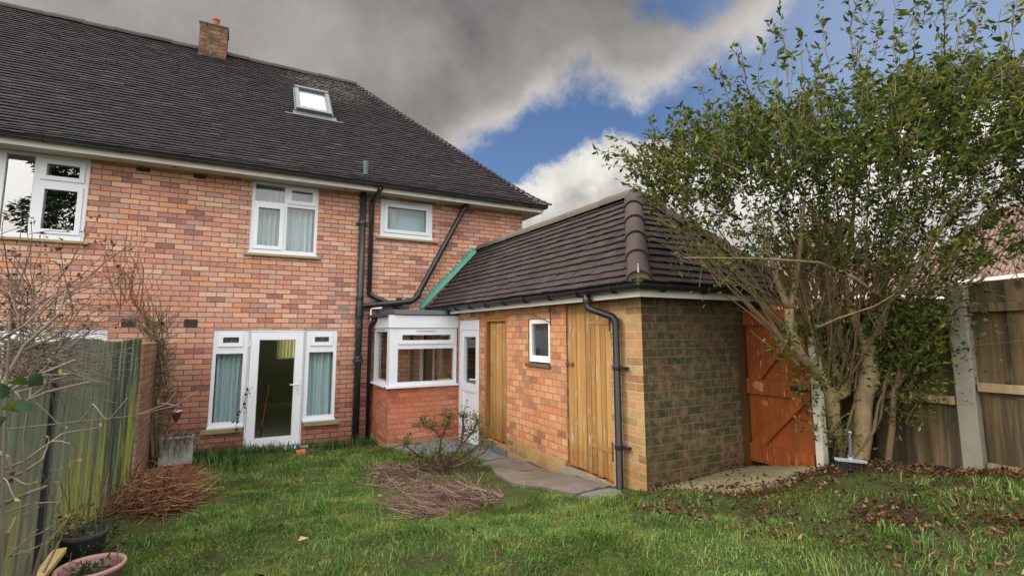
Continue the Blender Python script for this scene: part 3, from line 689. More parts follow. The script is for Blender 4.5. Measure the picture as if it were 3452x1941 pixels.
# windows
def sill(u0, u1, w0, w1, mat, M=FAC, out=.055, name='window_sill', parent=H):
    mb = MB(); mb.box((u0, -.08, w0), (u1, out, w1), M); return mb.build(name, MAT[mat], parent, bevel=.004)
w = window(FAC, .388, 1.366, 3.197, 4.318, [(.43, .855, 4.0, 4.28, 'fix'), (.915, 1.31, 4.02, 4.27, 'case'), (.452, .84, 3.26, 3.94, 'case'), (.90, 1.325, 3.235, 3.955, 'fix')], H)
room(FAC, .388, 1.366, 3.2, 4.2, w, mat='room'); curtain(FAC, .40, .90, 3.0, 4.3, w, waves=6, seed=1, gather=.05); curtain(FAC, .90, 1.36, 3.0, 4.3, w, waves=5, seed=2)
sill(.32, 1.443, 3.128, 3.168, 'stone')
mb = MB(); mb.box((.38, -.02, 3.169), (1.376, .018, 3.196), FAC); mb.build('sill_nosing', MAT['upvc'], w)
w = window(FAC, 2.387, 3.336, 3.625, 4.275, [(2.47, 3.255, 3.705, 4.19, 'case')], H)
room(FAC, 2.387, 3.336, 3.7, 4.2, w, mat='room', depth=.6)
mb = MB(); mb.box((2.40, -.30, 3.6), (3.33, -.29, 4.3), FAC); mb.build('pale_sheet', MAT['bright_room'], w)
mb = MB(); mb.box((2.60, -.20, 3.6), (2.69, -.17, 4.3), FAC); mb.build('curtain', MAT['pale_sheet'], w)
mb = MB(); mb.box((2.70, -.004, 4.235), (3.06, .002, 4.247), FAC); mb.build('trickle_vent', MAT['grey_plastic'], w)
sill(2.314, 3.441, 3.562, 3.60, 'stone')
mb = MB(); mb.box((2.38, -.02, 3.601), (3.343, .018, 3.624), FAC); mb.build('sill_nosing', MAT['upvc'], w)
w = window(FAC, -3.55, -1.594, 3.195, 4.318, [(-2.455, -2.165, 3.235, 4.285, 'fix'), (-2.085, -1.66, 3.99, 4.235, 'case'), (-2.085, -1.66, 3.27, 3.89, 'case'), (-3.49, -2.53, 3.235, 4.285, 'fix')], H, glass='glass_left')
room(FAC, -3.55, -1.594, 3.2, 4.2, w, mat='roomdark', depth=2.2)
sill(-3.7, -1.527, 3.132, 3.168, 'stone')
mb = MB(); mb.box((-3.55, -.02, 3.169), (-1.588, .018, 3.194), FAC); mb.build('sill_nosing', MAT['upvc'], w)
w = window(FAC, -3.3, -1.235, .62, 2.0, [(-3.2, -2.4, .7, 1.9, 'fix'), (-2.3, -1.33, .72, 1.88, 'case')], H)
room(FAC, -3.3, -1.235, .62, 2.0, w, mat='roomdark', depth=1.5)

# garden door with side lights
w = window(FAC, 0, .452, .585, 2.0, [(.085, .375, 1.76, 1.925, 'case'), (.045, .405, .65, 1.645, 'fix')], H, name='side_light')
curtain(FAC, .06, .43, .3, 1.98, w, waves=5, seed=3, gather=.12, o=-.16)
mb = MB(); mb.box((-.01, -.02, .571), (.462, .024, .596), FAC); mb.build('sill_nosing', MAT['upvc'], w)
w = window(FAC, 1.278, 1.745, .585, 2.0, [(1.36, 1.66, 1.76, 1.925, 'case'), (1.325, 1.70, .65, 1.645, 'fix')], H, name='side_light')
curtain(FAC, 1.30, 1.74, .3, 1.98, w, waves=4, seed=5, o=-.16)
mb = MB(); mb.box((1.268, -.02, .571), (1.752, .024, .596), FAC); mb.build('sill_nosing', MAT['upvc'], w)
mb = MB()
LXa, LXb, LZa, LZb, LYa, LYb = -.6, 2.3, .22, 2.25, .12, 5.58
mb.quad((LXa, LYa, LZa), (LXa, LYb, LZa), (LXa, LYb, LZb), (LXa, LYa, LZb)); mb.quad((LXb, LYa, LZa), (LXb, LYb, LZa), (LXb, LYb, LZb), (LXb, LYa, LZb)); mb.quad((LXa, LYa, LZb), (LXb, LYa, LZb), (LXb, LYb, LZb), (LXa, LYb, LZb))
for q in ((LXa, 1.22, LZa, LZb), (2.05, LXb, LZa, LZb), (1.22, 2.05, LZa, 1.3), (1.22, 2.05, 2.2, LZb)): mb.quad((q[0], LYb, q[2]), (q[1], LYb, q[2]), (q[1], LYb, q[3]), (q[0], LYb, q[3]))
mb.build('room_lining', MAT['room'], H, recalc=False)
mb = MB(); mb.quad((LXa, LYa, LZa), (LXb, LYa, LZa), (LXb, LYb, LZa), (LXa, LYb, LZa)); mb.build('room_floor', MAT['carpet'], H, recalc=False)
mb = MB(); mb.box((.454, -.085, .215), (.49, -.015, 2.0), FAC); mb.box((1.24, -.085, .215), (1.276, -.015, 2.0), FAC); mb.box((.49, -.085, 1.965), (1.24, -.015, 2.0), FAC); mb.box((.49, -.085, .215), (1.24, -.015, .245), FAC)
gd = mb.build('garden_door', MAT['upvc'], H)
mb = MB(); T = .125
mb.box((.495, -.07, .25), (1.235, .002, .25+T), FAC); mb.box((.495, -.07, 1.96-.115), (1.235, .002, 1.96), FAC); mb.box((.495, -.07, .25+T), (.495+.112, .002, 1.845), FAC); mb.box((1.235-.112, -.07, .25+T), (1.235, .002, 1.845), FAC)
mb.build('door_leaf', MAT['upvc'], gd)
mb = MB(); mb.quad(FAC(.60, -.037, .37), FAC(1.13, -.037, .37), FAC(1.13, -.037, 1.85), FAC(.60, -.037, 1.85)); mb.build('pane', MAT['glass'], gd, recalc=False)
mb = MB(); frame_bars(mb, FAC, .604, 1.126, .372, 1.848, .011, -.036, -.004); mb.build('bead', MAT['upvc_bead'], gd)
mb = MB(); mb.box((1.165, .003, 1.02), (1.20, .014, 1.24), FAC); mb.tube([FAC(1.182, .014, 1.155), FAC(1.182, .05, 1.155), FAC(1.06, .055, 1.152)], .009, 8); mb.build('handle', MAT['upvc'], gd)
mb = MB(); mb.box((1.178, .0145, 1.05), (1.186, .016, 1.075), FAC); mb.build('keyhole', MAT['iron'], gd)
mb = MB()
for z_ in (1.74, 1.14, .4): mb.tube([FAC(.483, .012, z_), FAC(.483, .012, z_+.10)], .011, 8)
mb.build_each('hinge', MAT['upvc'], gd)
mb = MB(); mb.box((1.02, .005, .205), (1.36, .10, .225), FAC); mb.build('threshold', MAT['upvc'], gd)
sill(-.083, .448, .505, .568, 'green_stone'); sill(1.28, 1.828, .505, .568, 'green_stone')
# inside the garden door: cream curtain on the far wall, red pole
curtain(FAC, 1.20, 2.10, 1.33, 2.24, H, o=-5.5, waves=11, amp=.025, mat='cream_curtain', seed=8)
mb = MB(); mb.tube([FAC(.72, -.25, .5), FAC(.80, -.45, 1.12)], .009, 8); pole = mb.build('pole', MAT['red_plastic'], loc=FAC(.72, -.3, .25)); tag(pole, 'red pole leaning inside behind the glazed garden door', 'pole')
mb = MB(); mb.tube([FAC(.70, -.19, .27), FAC(.72, -.25, .5)], .011, 8); mb.build('pole_grip', MAT['black_plastic'], pole)

# airbricks and dark vent bricks
for u0, w0, m_ in ((-.376, 2.035, 1), (-1.10, 2.035, 1)):
    mb = MB(); frame_bars(mb, FAC, u0, u0+.17, w0, w0+.11, .012, -.002, .006)
    for i in range(1, 8): mb.box((u0+.012+i*.0182-.003, -.002, w0+.012), (u0+.012+i*.0182+.003, .004, w0+.098), FAC)
    for i in range(1, 4): mb.box((u0+.012, -.0018, w0+.012+i*.0215-.004), (u0+.158, .0032, w0+.012+i*.0215+.004), FAC)
    ab = mb.build('airbrick', MAT['ridge_tile'], H)
    mb = MB(); mb.box((u0+.006, -.006, w0+.006), (u0+.164, .0012, w0+.104), FAC); mb.build('dark_backing', MAT['roomdark'], ab)  # dark plate painted to stand for the shade inside the airbrick
for u0 in (-1.085, -.395):
    mb = MB(); mb.box((u0, -.01, 4.235), (u0+.16, .004, 4.30), FAC); mb.build('vent_brick', MAT['roomdark'], H)
# mortar patches
mb = MB()
for (u, w_, r_) in ((1.80, 2.36, .085), (2.72, 2.44, .10), (1.70, 3.86, .0)):
    if r_: mb.add([FAC(u+r_*(1+.25*math.sin(3*a+u))*math.cos(a), .004, w_+.75*r_*(1+.2*math.cos(2*a))*math.sin(a)) for a in np.linspace(0, 2*math.pi, 18)[:-1]], [tuple(range(17))])
mb.build_each('mortar_patch', MAT['concrete'], H)

# soil stack and rainwater pipes
mb = MB(); mb.tube([(2.066, -.09, .15), (2.066, -.09, 4.33)], .052, 14)
sp = mb.build('soil_pipe', MAT['iron'], H, smooth=True)
def collar(mb, c, r, h, ax=(0, 0, 1), n=14): mb.lathe([(0, -h/2), (r, -h/2), (r*1.06, -h*.3), (r*1.06, h*.3), (r, h/2), (0, h/2)], c, n, ax)
mb = MB(); collar(mb, (2.066, -.09, 1.53), .066, .07); collar(mb, (2.066, -.09, 1.49), .085, .03); collar(mb, (2.066, -.09, 3.79), .060, .06); mb.box((1.97, -.035, 3.77), (2.16, -.002, 3.80)); mb.build_each('pipe_collar', MAT['iron'], sp)
mb = MB()
for z_ in (2.50, 2.54, 2.02, 2.07): collar(mb, (2.066, -.09, z_), .056, .012)
mb.build_each('joint_ring', MAT['chrome'], sp)
mb = MB(); collar(mb, (2.066, -.09, 2.52), .058, .06); collar(mb, (2.066, -.09, 2.04), .060, .09); collar(mb, (2.066, -.09, 2.30), .064, .24); mb.build_each('joint', MAT['black_plastic'], sp)
mb = MB(); mb.tube([(2.07, -.19, 4.46), (2.07, -.19, 4.80)], .040, 12); mb.tube([(2.07, -.19, 4.72), (2.07, -.19, 4.84)], .043, 12); mb.build('vent_pipe', MAT['verdigris'], H, smooth=False)
mb = MB(); mb.box((2.01, -.27, 4.485), (2.13, -.12, 4.50)); mb.build('vent_flashing', MAT['lead'], H)
def sq_tube(mb, pts, h=.031): mb.tube(pts, h*1.38, 4)
mb = MB(); sq_tube(mb, [(2.285, -.385, 4.40), (2.285, -.385, 4.34), (2.22, -.07, 4.17), (2.218, -.07, 2.60), (2.30, -.075, 2.545), (2.75, -.085, 2.37)])
mb.build('downpipe', MAT['black_plastic'], H, smooth=False)
mb = MB(); mb.tube([(3.94, -.20, 4.33), (3.93, -.11, 4.27), (3.89, -.11, 4.21), (3.02, -.11, 2.55), (2.94, -.11, 2.49), (2.85, -.11, 2.475), (2.07, -.10, 2.385)], .048, 12)
dp = mb.build('waste_pipe', MAT['black_plastic'], H, smooth=True)
mb = MB(); ax_ = Vector((3.89-3.02, 0, 4.21-2.55)); collar(mb, (3.90, -.11, 4.235), .058, .10, ax_); collar(mb, (3.05, -.11, 2.60), .055, .09, ax_); collar(mb, (2.88, -.11, 2.48), .055, .06, (1, 0, .1)); mb.box((2.70, -.12, 2.50), (2.76, -.02, 2.545)); mb.build_each('pipe_collar', MAT['black_plastic'], dp)

# ================================================================== BAY (kitchen porch window) part of the house
mb = MB(); mb.quad(BAF(BAX, 0, .1), BAF(OX, 0, .1), BAF(OX, 0, 1.125), BAF(BAX, 0, 1.125)); mb.quad(BAL(0, 0, .1), BAL(-BAYY, 0, .1), BAL(-BAYY, 0, 1.125), BAL(0, 0, 1.125))
bay = mb.build('bay_wall', MAT['bay_brick'], H, recalc=False)
mb = MB(); mb.box((BAX-.012, .0, .1), (OX-.005, .010, .325), BAF); mb.box((.0, .0, .1), (-BAYY+.01, .012, .305), BAL); mb.build('plinth', MAT['stone'], bay)
mb = MB(); mb.box((BAX-.055, -.05, 1.125), (OX-.002, .055, 1.150), BAF); mb.box((.0, -.05, 1.125), (-BAYY-.0551+.1, .055, 1.1495), BAL); mb.build('window_sill', MAT['upvc'], bay)
bw_ = window(BAF, BAX+.06, OX-.02, 1.152, 2.02, [(2.475, 3.345, 1.79, 1.955, 'case'), (2.455, 3.365, 1.20, 1.705, 'fix')], bay, o0=-.07, o1=-.005)
mb = MB(); mb.box((2.74, .012, 1.965), (3.05, .018, 1.978), BAF); mb.build('trickle_vent', MAT['grey_plastic'], bw_)
bs_ = window(BAL, .03, -BAYY-.065, 1.152, 2.02, [(.13, .87, 1.20, 1.965, 'fix')], bay, o0=-.07, o1=-.005)
mb = MB(); mb.box((.5, .0, 1.985), (.75, .005, 1.997), BAL); mb.build('trickle_vent', MAT['grey_plastic'], bs_)
mb = MB(); mb.box((BAX+.001, BAYY+.001, 1.151), (BAX+.058, BAYY+.063, 2.02)); mb.build('corner_post', MAT['upvc'], bay)
mb = MB(); mb.box((BAX-.02, -.05, 2.022), (OX-.002, .02, 2.212), BAF); mb.box((.0, -.05, 2.0225), (-BAYY-.001, .018, 2.19), BAL); mb.build('fascia', MAT['upvc'], bay)
mb = MB(); mb.add([(BAX+.06, BAYY-.05, 2.225), (3.22, BAYY-.055, 2.225), (3.22, 0, 2.25), (BAX+.06, 0, 2.25), (BAX+.05, BAYY-.04, 2.295), (3.22, BAYY-.045, 2.295), (3.22, 0, 2.32), (BAX+.05, 0, 2.32)],
       [(0, 3, 2, 1), (4, 5, 6, 7), (0, 1, 5, 4), (1, 2, 6, 5), (2, 3, 7, 6), (3, 0, 4, 7)]); mb.build('flat_roof', MAT['lead'], bay)
mb = MB(); mb.box((BAX-.10, BAYY+.05, 2.195), (BAX+.06, -.002, 2.235)); mb.box((3.222, BAYY-.02, 2.215), (OX-.03, BAYY+.3, 2.26)); mb.build_each('felt_edge', MAT['felt'], bay)
mb = MB(); mb.tube([(2.25, -.10, 2.15), (2.25, -.10, 2.33), (2.27, -.105, 2.348), (2.42, -.14, 2.36)], .014, 8); mb.build('overflow_pipe', MAT['white_paint'], H)
mb = MB(); mb.tube([(2.30, -.30, 2.17), (2.27, -.12, 2.09), (2.25, -.075, 2.02), (2.26, -.075, .18)], .034, 10); mb.build('downpipe', MAT['black_plastic'], H, smooth=True)
# inside the bay: house wall carries a pipe, inner door frame and a box on the sill
mb = MB(); mb.tube([(2.98, -.06, .9), (2.98, -.06, 2.1)], .03, 8); mb.build('inner_pipe', MAT['black_plastic'], bay)
mb = MB(); mb.box((3.14, -.05, .9), (3.19, -.003, 2.1)); mb.box((3.36, -.05, .9), (3.40, -.003, 2.1)); mb.build_each('inner_door_frame', MAT['upvc'], bay)
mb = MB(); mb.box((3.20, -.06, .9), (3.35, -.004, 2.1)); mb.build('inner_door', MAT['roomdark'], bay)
mb = MB(); mb.quad((BAX+.01, -.01, 2.195), (OX-.01, -.01, 2.195), (OX-.01, BAYY+.02, 2.195), (BAX+.01, BAYY+.02, 2.195)); mb.build('ceiling', MAT['white_paint'], bay, recalc=False)
mb = MB(); mb.box((3.14, BAYY+.09, 1.16), (3.34, BAYY+.15, 1.215)); yb = mb.build('carton', plain('yellow_carton', (.55, .52, .12), .5, .1, 8), loc=(3.24, BAYY+.12, 1.16)); tag(yb, 'small yellow box on the sill inside the bay window', 'box')

# ================================================================== OUTBUILDING
S = thing('outbuilding', 'low brick outbuilding with tiled hipped roof and ochre plank doors, joined to the house', 'outbuilding', (4.3, -2.6, .4))
SY = 5.27; QU = 4.835
holesS = [(1.085, 1.86, .30, 2.135), (2.06, 2.73, .485, 2.15), (3.285, 3.78, 1.575, 2.105), (4.10, QU, .56, 2.24)]
wall(SID, 0, QU, .05, 2.36, holesS).build('wall', MAT['shed_brick'], S, recalc=False)
mb = MB(); mb.quad(SID(QU, 0, .05), SID(SY, 0, .05), SID(SY, 0, 2.36), SID(QU, 0, 2.36)); mb.build('corner_pier', MAT['quoin_brick'], S, recalc=False)
XE = 5.18
mb = MB(); mb.quad(END(OX, 0, .2), END(XE, 0, .2), END(XE, 0, 2.36), END(OX, 0, 2.36)); mb.quad((XE, OY, .2), (XE, 0, .2), (XE, 0, 2.36), (XE, OY, 2.36)); mb.build('end_wall', MAT['shaded_end_brick'], S, recalc=False)
mb = MB(); mb.box((2.75, .001, .30), (4.095, .012, .62), SID); mb.build('plinth', MAT['quoin_brick'], S)
# white back door
mb = MB(); frame_bars(mb, SID, 1.085, 1.855, .30, 2.135, .055, -.09, -.012); mb.box((1.14, -.09, 1.985), (1.80, -.013, 2.08), SID)
bd_ = mb.build('back_door', MAT['upvc'], S)
mb = MB(); mb.box((1.145, -.075, .36), (1.795, -.02, .46), SID); mb.box((1.145, -.075, 1.06), (1.795, -.02, 1.18), SID); mb.box((1.145, -.075, 1.88), (1.795, -.02, 1.98), SID)
for u in (1.145, 1.695):
    mb.box((u, -.075, .46), (u+.1, -.02, 1.06), SID); mb.box((u, -.075, 1.18), (u+.1, -.02, 1.88), SID)
mb.box((1.245, -.065, .46), (1.695, -.035, 1.06), SID)
mb.build('door_leaf', MAT['upvc'], bd_)
mb = MB(); mb.quad(SID(1.245, -.054, 1.18), SID(1.695, -.054, 1.18), SID(1.695, -.054, 1.88), SID(1.245, -.054, 1.88)); mb.build('pane', MAT['glass'], bd_, recalc=False)
mb = MB(); mb.box((1.735, -.019, 1.10), (1.765, -.010, 1.32), SID); mb.tube([SID(1.75, -.01, 1.26), SID(1.75, .035, 1.26), SID(1.63, .04, 1.255)], .010, 8); mb.build('handle', MAT['upvc'], bd_)
# lining of the lobby behind it
mb = MB(); mb.quad((OX+.9, -.5, .2), (OX+.9, -2.0, .2), (OX+.9, -2.0, 2.2), (OX+.9, -.5, 2.2)); mb.build('room_lining', MAT['room'], S, recalc=False)
# ochre doors
def plank_door(u0, u1, w0, w1, nb, o, name, hinges, hinge_right=True):
    mb = MB(); bwid = (u1-u0)/nb
    for i in range(nb):
        d = rnd.uniform(-.002, .002); mb.box((u0+i*bwid+.0038, o-.03, w0+rnd.uniform(0, .012)), (u0+(i+1)*bwid-.0038, o+d, w1), SID)
    dr = mb.build(name, MAT['ochre'], S)
    mb = MB(); mb.box((u0+.002, o-.05, w0), (u1-.002, o-.031, w1), SID); mb.build('ledge', MAT['dark_wood'], dr)
    mb = MB()
    for z_ in hinges:
        a, b = (u1-.005, u1-.34) if hinge_right else (u0+.005, u0+.34)
        q = [SID(a, o+.004, z_-.028), SID(b, o+.004, z_-.010), SID(b, o+.004, z_+.010), SID(a, o+.004, z_+.028)]; q2 = [SID(a, o+.009, z_-.028), SID(b, o+.009, z_-.010), SID(b, o+.009, z_+.010), SID(a, o+.009, z_+.028)]
        mb.add(q+q2, [(0, 1, 2, 3), (4, 5, 6, 7), (0, 1, 5, 4), (1, 2, 6, 5), (2, 3, 7, 6), (3, 0, 4, 7)])
    mb.build_each('strap_hinge', MAT['ochre'], dr)
    return dr
d2 = plank_door(4.115, QU-.008, .575, 2.235, 9, -.012, 'plank_door', (2.04, .85))
mb = MB()
for z_ in (2.04, .85): mb.box((QU-.004, -.004, z_-.085), (QU+.008, .010, z_+.085), SID)
mb.build_each('hinge_plate', MAT['hinge'], d2)
mb = MB(); mb.tube([SID(4.09, .008, 1.615), SID(4.24, .010, 1.605)], .006, 6); mb.tube([SID(4.14, .010, 1.61), SID(4.135, .014, 1.66)], .006, 6); mb.box((4.10, -.012, 1.595), (4.125, .006, 1.63), SID); mb.box((4.20, -.012, 1.59), (4.22, .006, 1.63), SID); mb.build('bolt', MAT['hinge'], d2)
mb = MB(); mb.box((4.02, -.05, .40), (QU+.03, .016, .555), SID); mb.build('door_sill', MAT['concrete'], S)
mb = MB(); mb.box((2.062, -.10, .46), (2.112, -.004, 2.148), SID); mb.box((2.69, -.10, .46), (2.728, -.004, 2.148), SID); mb.box((2.112, -.10, 2.10), (2.69, -.005, 2.148), SID); fr = mb.build('door_frame', MAT['ochre_frame'], S)
d1 = plank_door(2.114, 2.688, .50, 2.098, 6, -.055, 'plank_door', (1.95,))
mb = MB(); mb.tube([SID(2.16, -.05, 1.52), SID(2.16, -.02, 1.52), SID(2.16, -.02, 1.36), SID(2.16, -.05, 1.36)], .008, 6); mb.build('handle', MAT['hinge'], d1)
mb = MB(); mb.box((2.03, -.10, .33), (2.76, .03, .455), SID); mb.build('door_sill', MAT['slab'], S)
# small window
mb = MB(); frame_bars(mb, SID, 3.297, 3.775, 1.60, 2.10, .052, -.075, -.015); mb.box((3.349, -.074, 1.652), (3.723, -.0155, 1.672), SID); sw = mb.build('window', MAT['white_paint'], S)
mb = MB(); mb.quad(SID(3.345, -.045, 1.67), SID(3.727, -.045, 1.67), SID(3.727, -.045, 2.052), SID(3.345, -.045, 2.052)); mb.build('pane', glassmat('dusty_glass', (.45, .5, .5), .12, .08), sw)
mb = MB(); mb.box((3.25, -.08, 1.545), (3.80, .028, 1.574), SID); mb.build('window_sill', MAT['hinge'], sw)
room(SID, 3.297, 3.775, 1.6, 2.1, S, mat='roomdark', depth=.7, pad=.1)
mb = MB(); mb.lathe([(0, 1.62), (.07, 1.62), (.075, 1.72), (.05, 1.80), (.055, 1.84), (0, 1.85)], SID(3.60, -.25, 0), 14); mb.build('jar', MAT['concrete'], sw)
mb = MB(); mb.tube([SID(3.805, .012, 2.215), SID(3.805, .012, 2.03)], .006, 6); mb.tube([SID(3.44, .10, 2.20), SID(3.50, .11, 2.175), SID(3.80, .02, 2.06)], .006, 6); mb.build('bracket', MAT['hinge'], S)
# eaves of the outbuilding
FX = OX-.15; FZ0, FZ1 = 2.242, 2.335; FY = OY-.15
mb = MB(); mb.box((FX, FY, FZ0), (FX+.018, -.10, FZ1)); mb.box((FX+.0185, FY, FZ0), (XE+.16, FY+.018, FZ1)); mb.build('fascia', MAT['white_paint'], S)
mb = MB(); mb.box((FX+.019, FY+.019, FZ0+.012), (OX-.002, -.002, FZ0+.022)); mb.box((OX-.0015, FY+.019, FZ0+.012), (XE+.16, OY-.002, FZ0+.022)); mb.build('soffit', MAT['soffit'], S)
mb = MB(); gutter_prof(mb, (FX-.055, -.72, 2.335), (FX-.055, FY-.07, 2.345), (-1, 0, 0), .05); gutter_prof(mb, (FX-.09, FY-.055, 2.345), (XE+.2, FY-.055, 2.345), (0, -1, 0), .05); sg = mb.build('gutter', MAT['black_plastic'], S)
mb = MB()
for i in range(9):
    y = -1.0-i*.52; zc = 2.335+.01*i/9
    mb.tube([(FX-.055-.057*math.cos(w), y, zc-.057*math.sin(w)) for w in np.linspace(0, math.pi, 9)], .010, 5)
for i in range(4):
    x = 3.5+i*.5; mb.tube([(x, FY-.055-.057*math.cos(w), 2.345-.057*math.sin(w)) for w in np.linspace(0, math.pi, 9)], .010, 5)
mb.build_each('gutter_clip', MAT['black_plastic'], sg)
py = -4.995
mb = MB(); mb.tube([(FX-.055, -4.76, 2.31), (FX-.055, -4.76, 2.20), (FX-.048, -4.78, 2.165), (OX-.075, py+.03, 2.085), (OX-.060, py, 2.05), (OX-.060, py, .50), (OX-.085, py-.02, .455)], .034, 14)
sdp = mb.build('downpipe', MAT['black_plastic'], S, smooth=True)
mb = MB()
for z_ in (1.625, .93, 2.235): collar(mb, (OX-.060 if z_ < 2.2 else FX-.055, py if z_ < 2.2 else -4.76, z_), .038, .045)
for z_ in (1.625, .93): mb.box((OX-.062, py-.10, z_-.008), (OX-.004, py-.03, z_+.008))
mb.build_each('pipe_collar', MAT['black_plastic'], sdp)
# outbuilding roof
SEX, SEY, SEZ = FX-.05, FY-.05, 2.355
SRX, SRZ = 4.307, 3.545; RUN = SRX-SEX; RISE = SRZ-SEZ; ERY = -4.24; ERUN = ERY-SEY
sprof = Prof([(0, 0), (.14, .11), (RUN, RISE)]); eprof = Prof([(0, 0), (.15, .11), (ERUN, RISE)])
mb = MB(); tiled(mb, (SEX, 0, SEZ), (0, -1, 0), (1, 0, 0), sprof, lambda r: (.0, -SEY-r*ERUN/RUN), .112, .165, th=.016, seed=5, jit=1.2)
WID = 2*RUN
tiled(mb, (SEX, SEY, SEZ), (1, 0, 0), (0, 1, 0), eprof, lambda r: (r*RUN/ERUN, WID-r*RUN/ERUN), .112, .165, th=.016, seed=6, jit=1.2)
sroof = mb.build('roof', MAT['shed_tile'], S, recalc=False)
mb = MB(); e_ = -.02
mb.quad((SEX, 0, SEZ+e_), (SEX, SEY, SEZ+e_), (SRX, ERY, SRZ+e_), (SRX, 0, SRZ+e_)); mb.add([(SEX, SEY, SEZ+e_), (SEX+WID, SEY, SEZ+e_), (SRX, ERY, SRZ+e_)], [(0, 1, 2)]); mb.quad((SEX+WID, 0, SEZ+e_), (SEX+WID, SEY, SEZ+e_), (SRX, ERY, SRZ+e_), (SRX, 0, SRZ+e_))
mb.build('roof_underlay', MAT['felt'], sroof, recalc=False)
mb = MB(); y = -.01
while y > ERY-.02:
    mb.halfpipe((SRX, y, SRZ-.045+rnd.uniform(-.006, .006)), (SRX, max(y-.42, ERY-.05), SRZ-.045+rnd.uniform(-.006, .006)), .118, .116, (0, 0, 1), 10, .016); y -= .417
mb.build('ridge_tile', MAT['old_ridge'], sroof)
def hip(mb, a, b, out, nseg, r=.108):
    a, b = Vector(a), Vector(b)
    for k in range(nseg):
        p0 = a.lerp(b, k/nseg); p1 = a.lerp(b, min((k+1.12)/nseg, 1.0)); ov = Vector((0, 0, .012))
        mb.halfpipe(p0+ov, p1, r, r*.86, out, 12, .016, 3.0)
mb = MB(); hip(mb, (SEX+.03, SEY+.03, SEZ+.0), (SRX, ERY, SRZ-.03), (-1, -1, 1.6), 5); hip(mb, (SEX+WID-.03, SEY+.03, SEZ), (SRX, ERY, SRZ-.03), (1, -1, 1.6), 5); ht = mb.build('hip_tile', MAT['hip_tile'], sroof, smooth=False)
mb = MB(); d_ = (Vector((SRX, ERY, SRZ))-Vector((SEX, SEY, SEZ))).normalized(); c0 = Vector((SEX+.03, SEY+.03, SEZ))
oo = (Vector((-1, -1, 1.6))-d_*Vector((-1, -1, 1.6)).dot(d_)).normalized(); s_ = d_.cross(oo)
mb.add([c0+d_*.02]+[c0+d_*.02+(oo*math.cos(w)+s_*math.sin(w))*.108 for w in np.linspace(-1.5, 1.5, 11)], [(0, i, i+1) for i in range(1, 11)]); mb.build('hip_mortar', MAT['stone'], ht)
mb = MB(); mb.tube([c0+d_*.10+oo*.118, c0+d_*.02+oo*.13, c0+d_*.0+oo*.10], .013, 6); mb.build('hip_iron', MAT['chrome'], ht)
# teal stepped flashing
mb = MB(); f0, f1 = Vector((3.16, -.012, 2.41)), Vector((4.20, -.012, 3.50)); dv = (f1-f0); nv = Vector((-dv.z, 0, dv.x)).normalized(); nst = 19
vs = []
for i in range(nst):
    a, b = f0+dv*(i/nst), f0+dv*((i+1)/nst)
    P = [a-nv*.02, b-nv*.02, b+nv*.035, b+nv*.035+Vector((-.004, 0, .0)), a+nv*.035+dv.normalized()*.0]
    tip = a+nv*.035+Vector((-.012, 0, .085))
    ring = [a-nv*.03, b-nv*.03, b+nv*.03, tip, a+nv*.03]
    mb.add(ring+[q+Vector((0, .008, 0)) for q in ring], [(0, 1, 2, 3, 4), (9, 8, 7, 6, 5)]+[(k, (k+1) % 5, 5+(k+1) % 5, 5+k) for k in range(5)])
mb.box((3.12, -.05, 2.37), (3.19, -.004, 2.44))
fl = mb.build('stepped_flashing', MAT['teal'], S)
mb = MB(); q0, q1 = Vector((3.17, -.07, 2.38)), Vector((4.2, -.07, 3.46)); mb.add([q0, q1, q1+Vector((-.05, .06, .05)), q0+Vector((-.05, .06, .05))], [(0, 1, 2, 3)]); mb.build('flashing_apron', MAT['teal'], fl, recalc=False)

# ================================================================== GATE
GXp = 4.72; GATM = lambda u, o, w: (GXp-o, -u, w)     # faces the garden (-x)
G = thing('wooden_gate', 'orange-red boarded side gate with diagonal braces beside the outbuilding', 'gate', (GXp, -5.6, .72))
mb = MB(); nb = 6; ga, gb_ = 5.335, 5.945
for i in range(nb):
    mb.box((ga+(gb_-ga)*i/nb+.001, -.02, .735), (ga+(gb_-ga)*(i+1)/nb-.001, 0, 2.15), GATM)
mb.build('board_panel', MAT['gate'], G)
for a, b in ((2.01, 2.15), (1.36, 1.50), (.735, .90)):
    mb = MB(); mb.box((ga, .001, a), (gb_, .034, b), GATM); mb.build('ledge', MAT['gate'], G)
for (u_, w_, a_, b_) in ((5.47, 1.435, .055, .05), (5.50, 1.28, .03, .03)):
    mb = MB(); oo_ = .0355 if w_ > 1.36 else .0012; vs = [GATM(u_+a_*(1+.3*math.sin(3*t+u_*9))*math.cos(t), oo_, w_+b_*(1+.25*math.cos(2*t+1))*math.sin(t)) for t in np.linspace(0, 2*math.pi, 19)[:-1]]
    mb.add(vs, [tuple(range(18))]); mb.build('scuffed_patch', MAT['scuff'], G, recalc=False)
def brace(w0, w1, t=.11):
    q = [(ga+.02, w0), (ga+.02+.14, w0), (gb_-.01, w1), (gb_-.01-.14, w1)]
    mb = MB(); vs = [GATM(u, .0015, w) for u, w in q]+[GATM(u, .040, w) for u, w in q]
    mb.add(vs, [(0, 1, 2, 3), (7, 6, 5, 4), (0, 1, 5, 4), (1, 2, 6, 5), (2, 3, 7, 6), (3, 0, 4, 7)]); return mb.build('brace', MAT['gate'], G)
brace(.901, 1.359); brace(1.501, 2.009)
mb = MB(); mb.box((gb_-.16, .0345, 1.425), (gb_-.01, .044, 1.465), GATM); mb.tube([GATM(gb_-.14, .055, 1.445), GATM(gb_-.0, .055, 1.445)], .008, 8); mb.tube([GATM(gb_-.09, .045, 1.44), GATM(gb_-.09, .06, 1.40)], .007, 6); mb.build('bolt', MAT['black_plastic'], G)
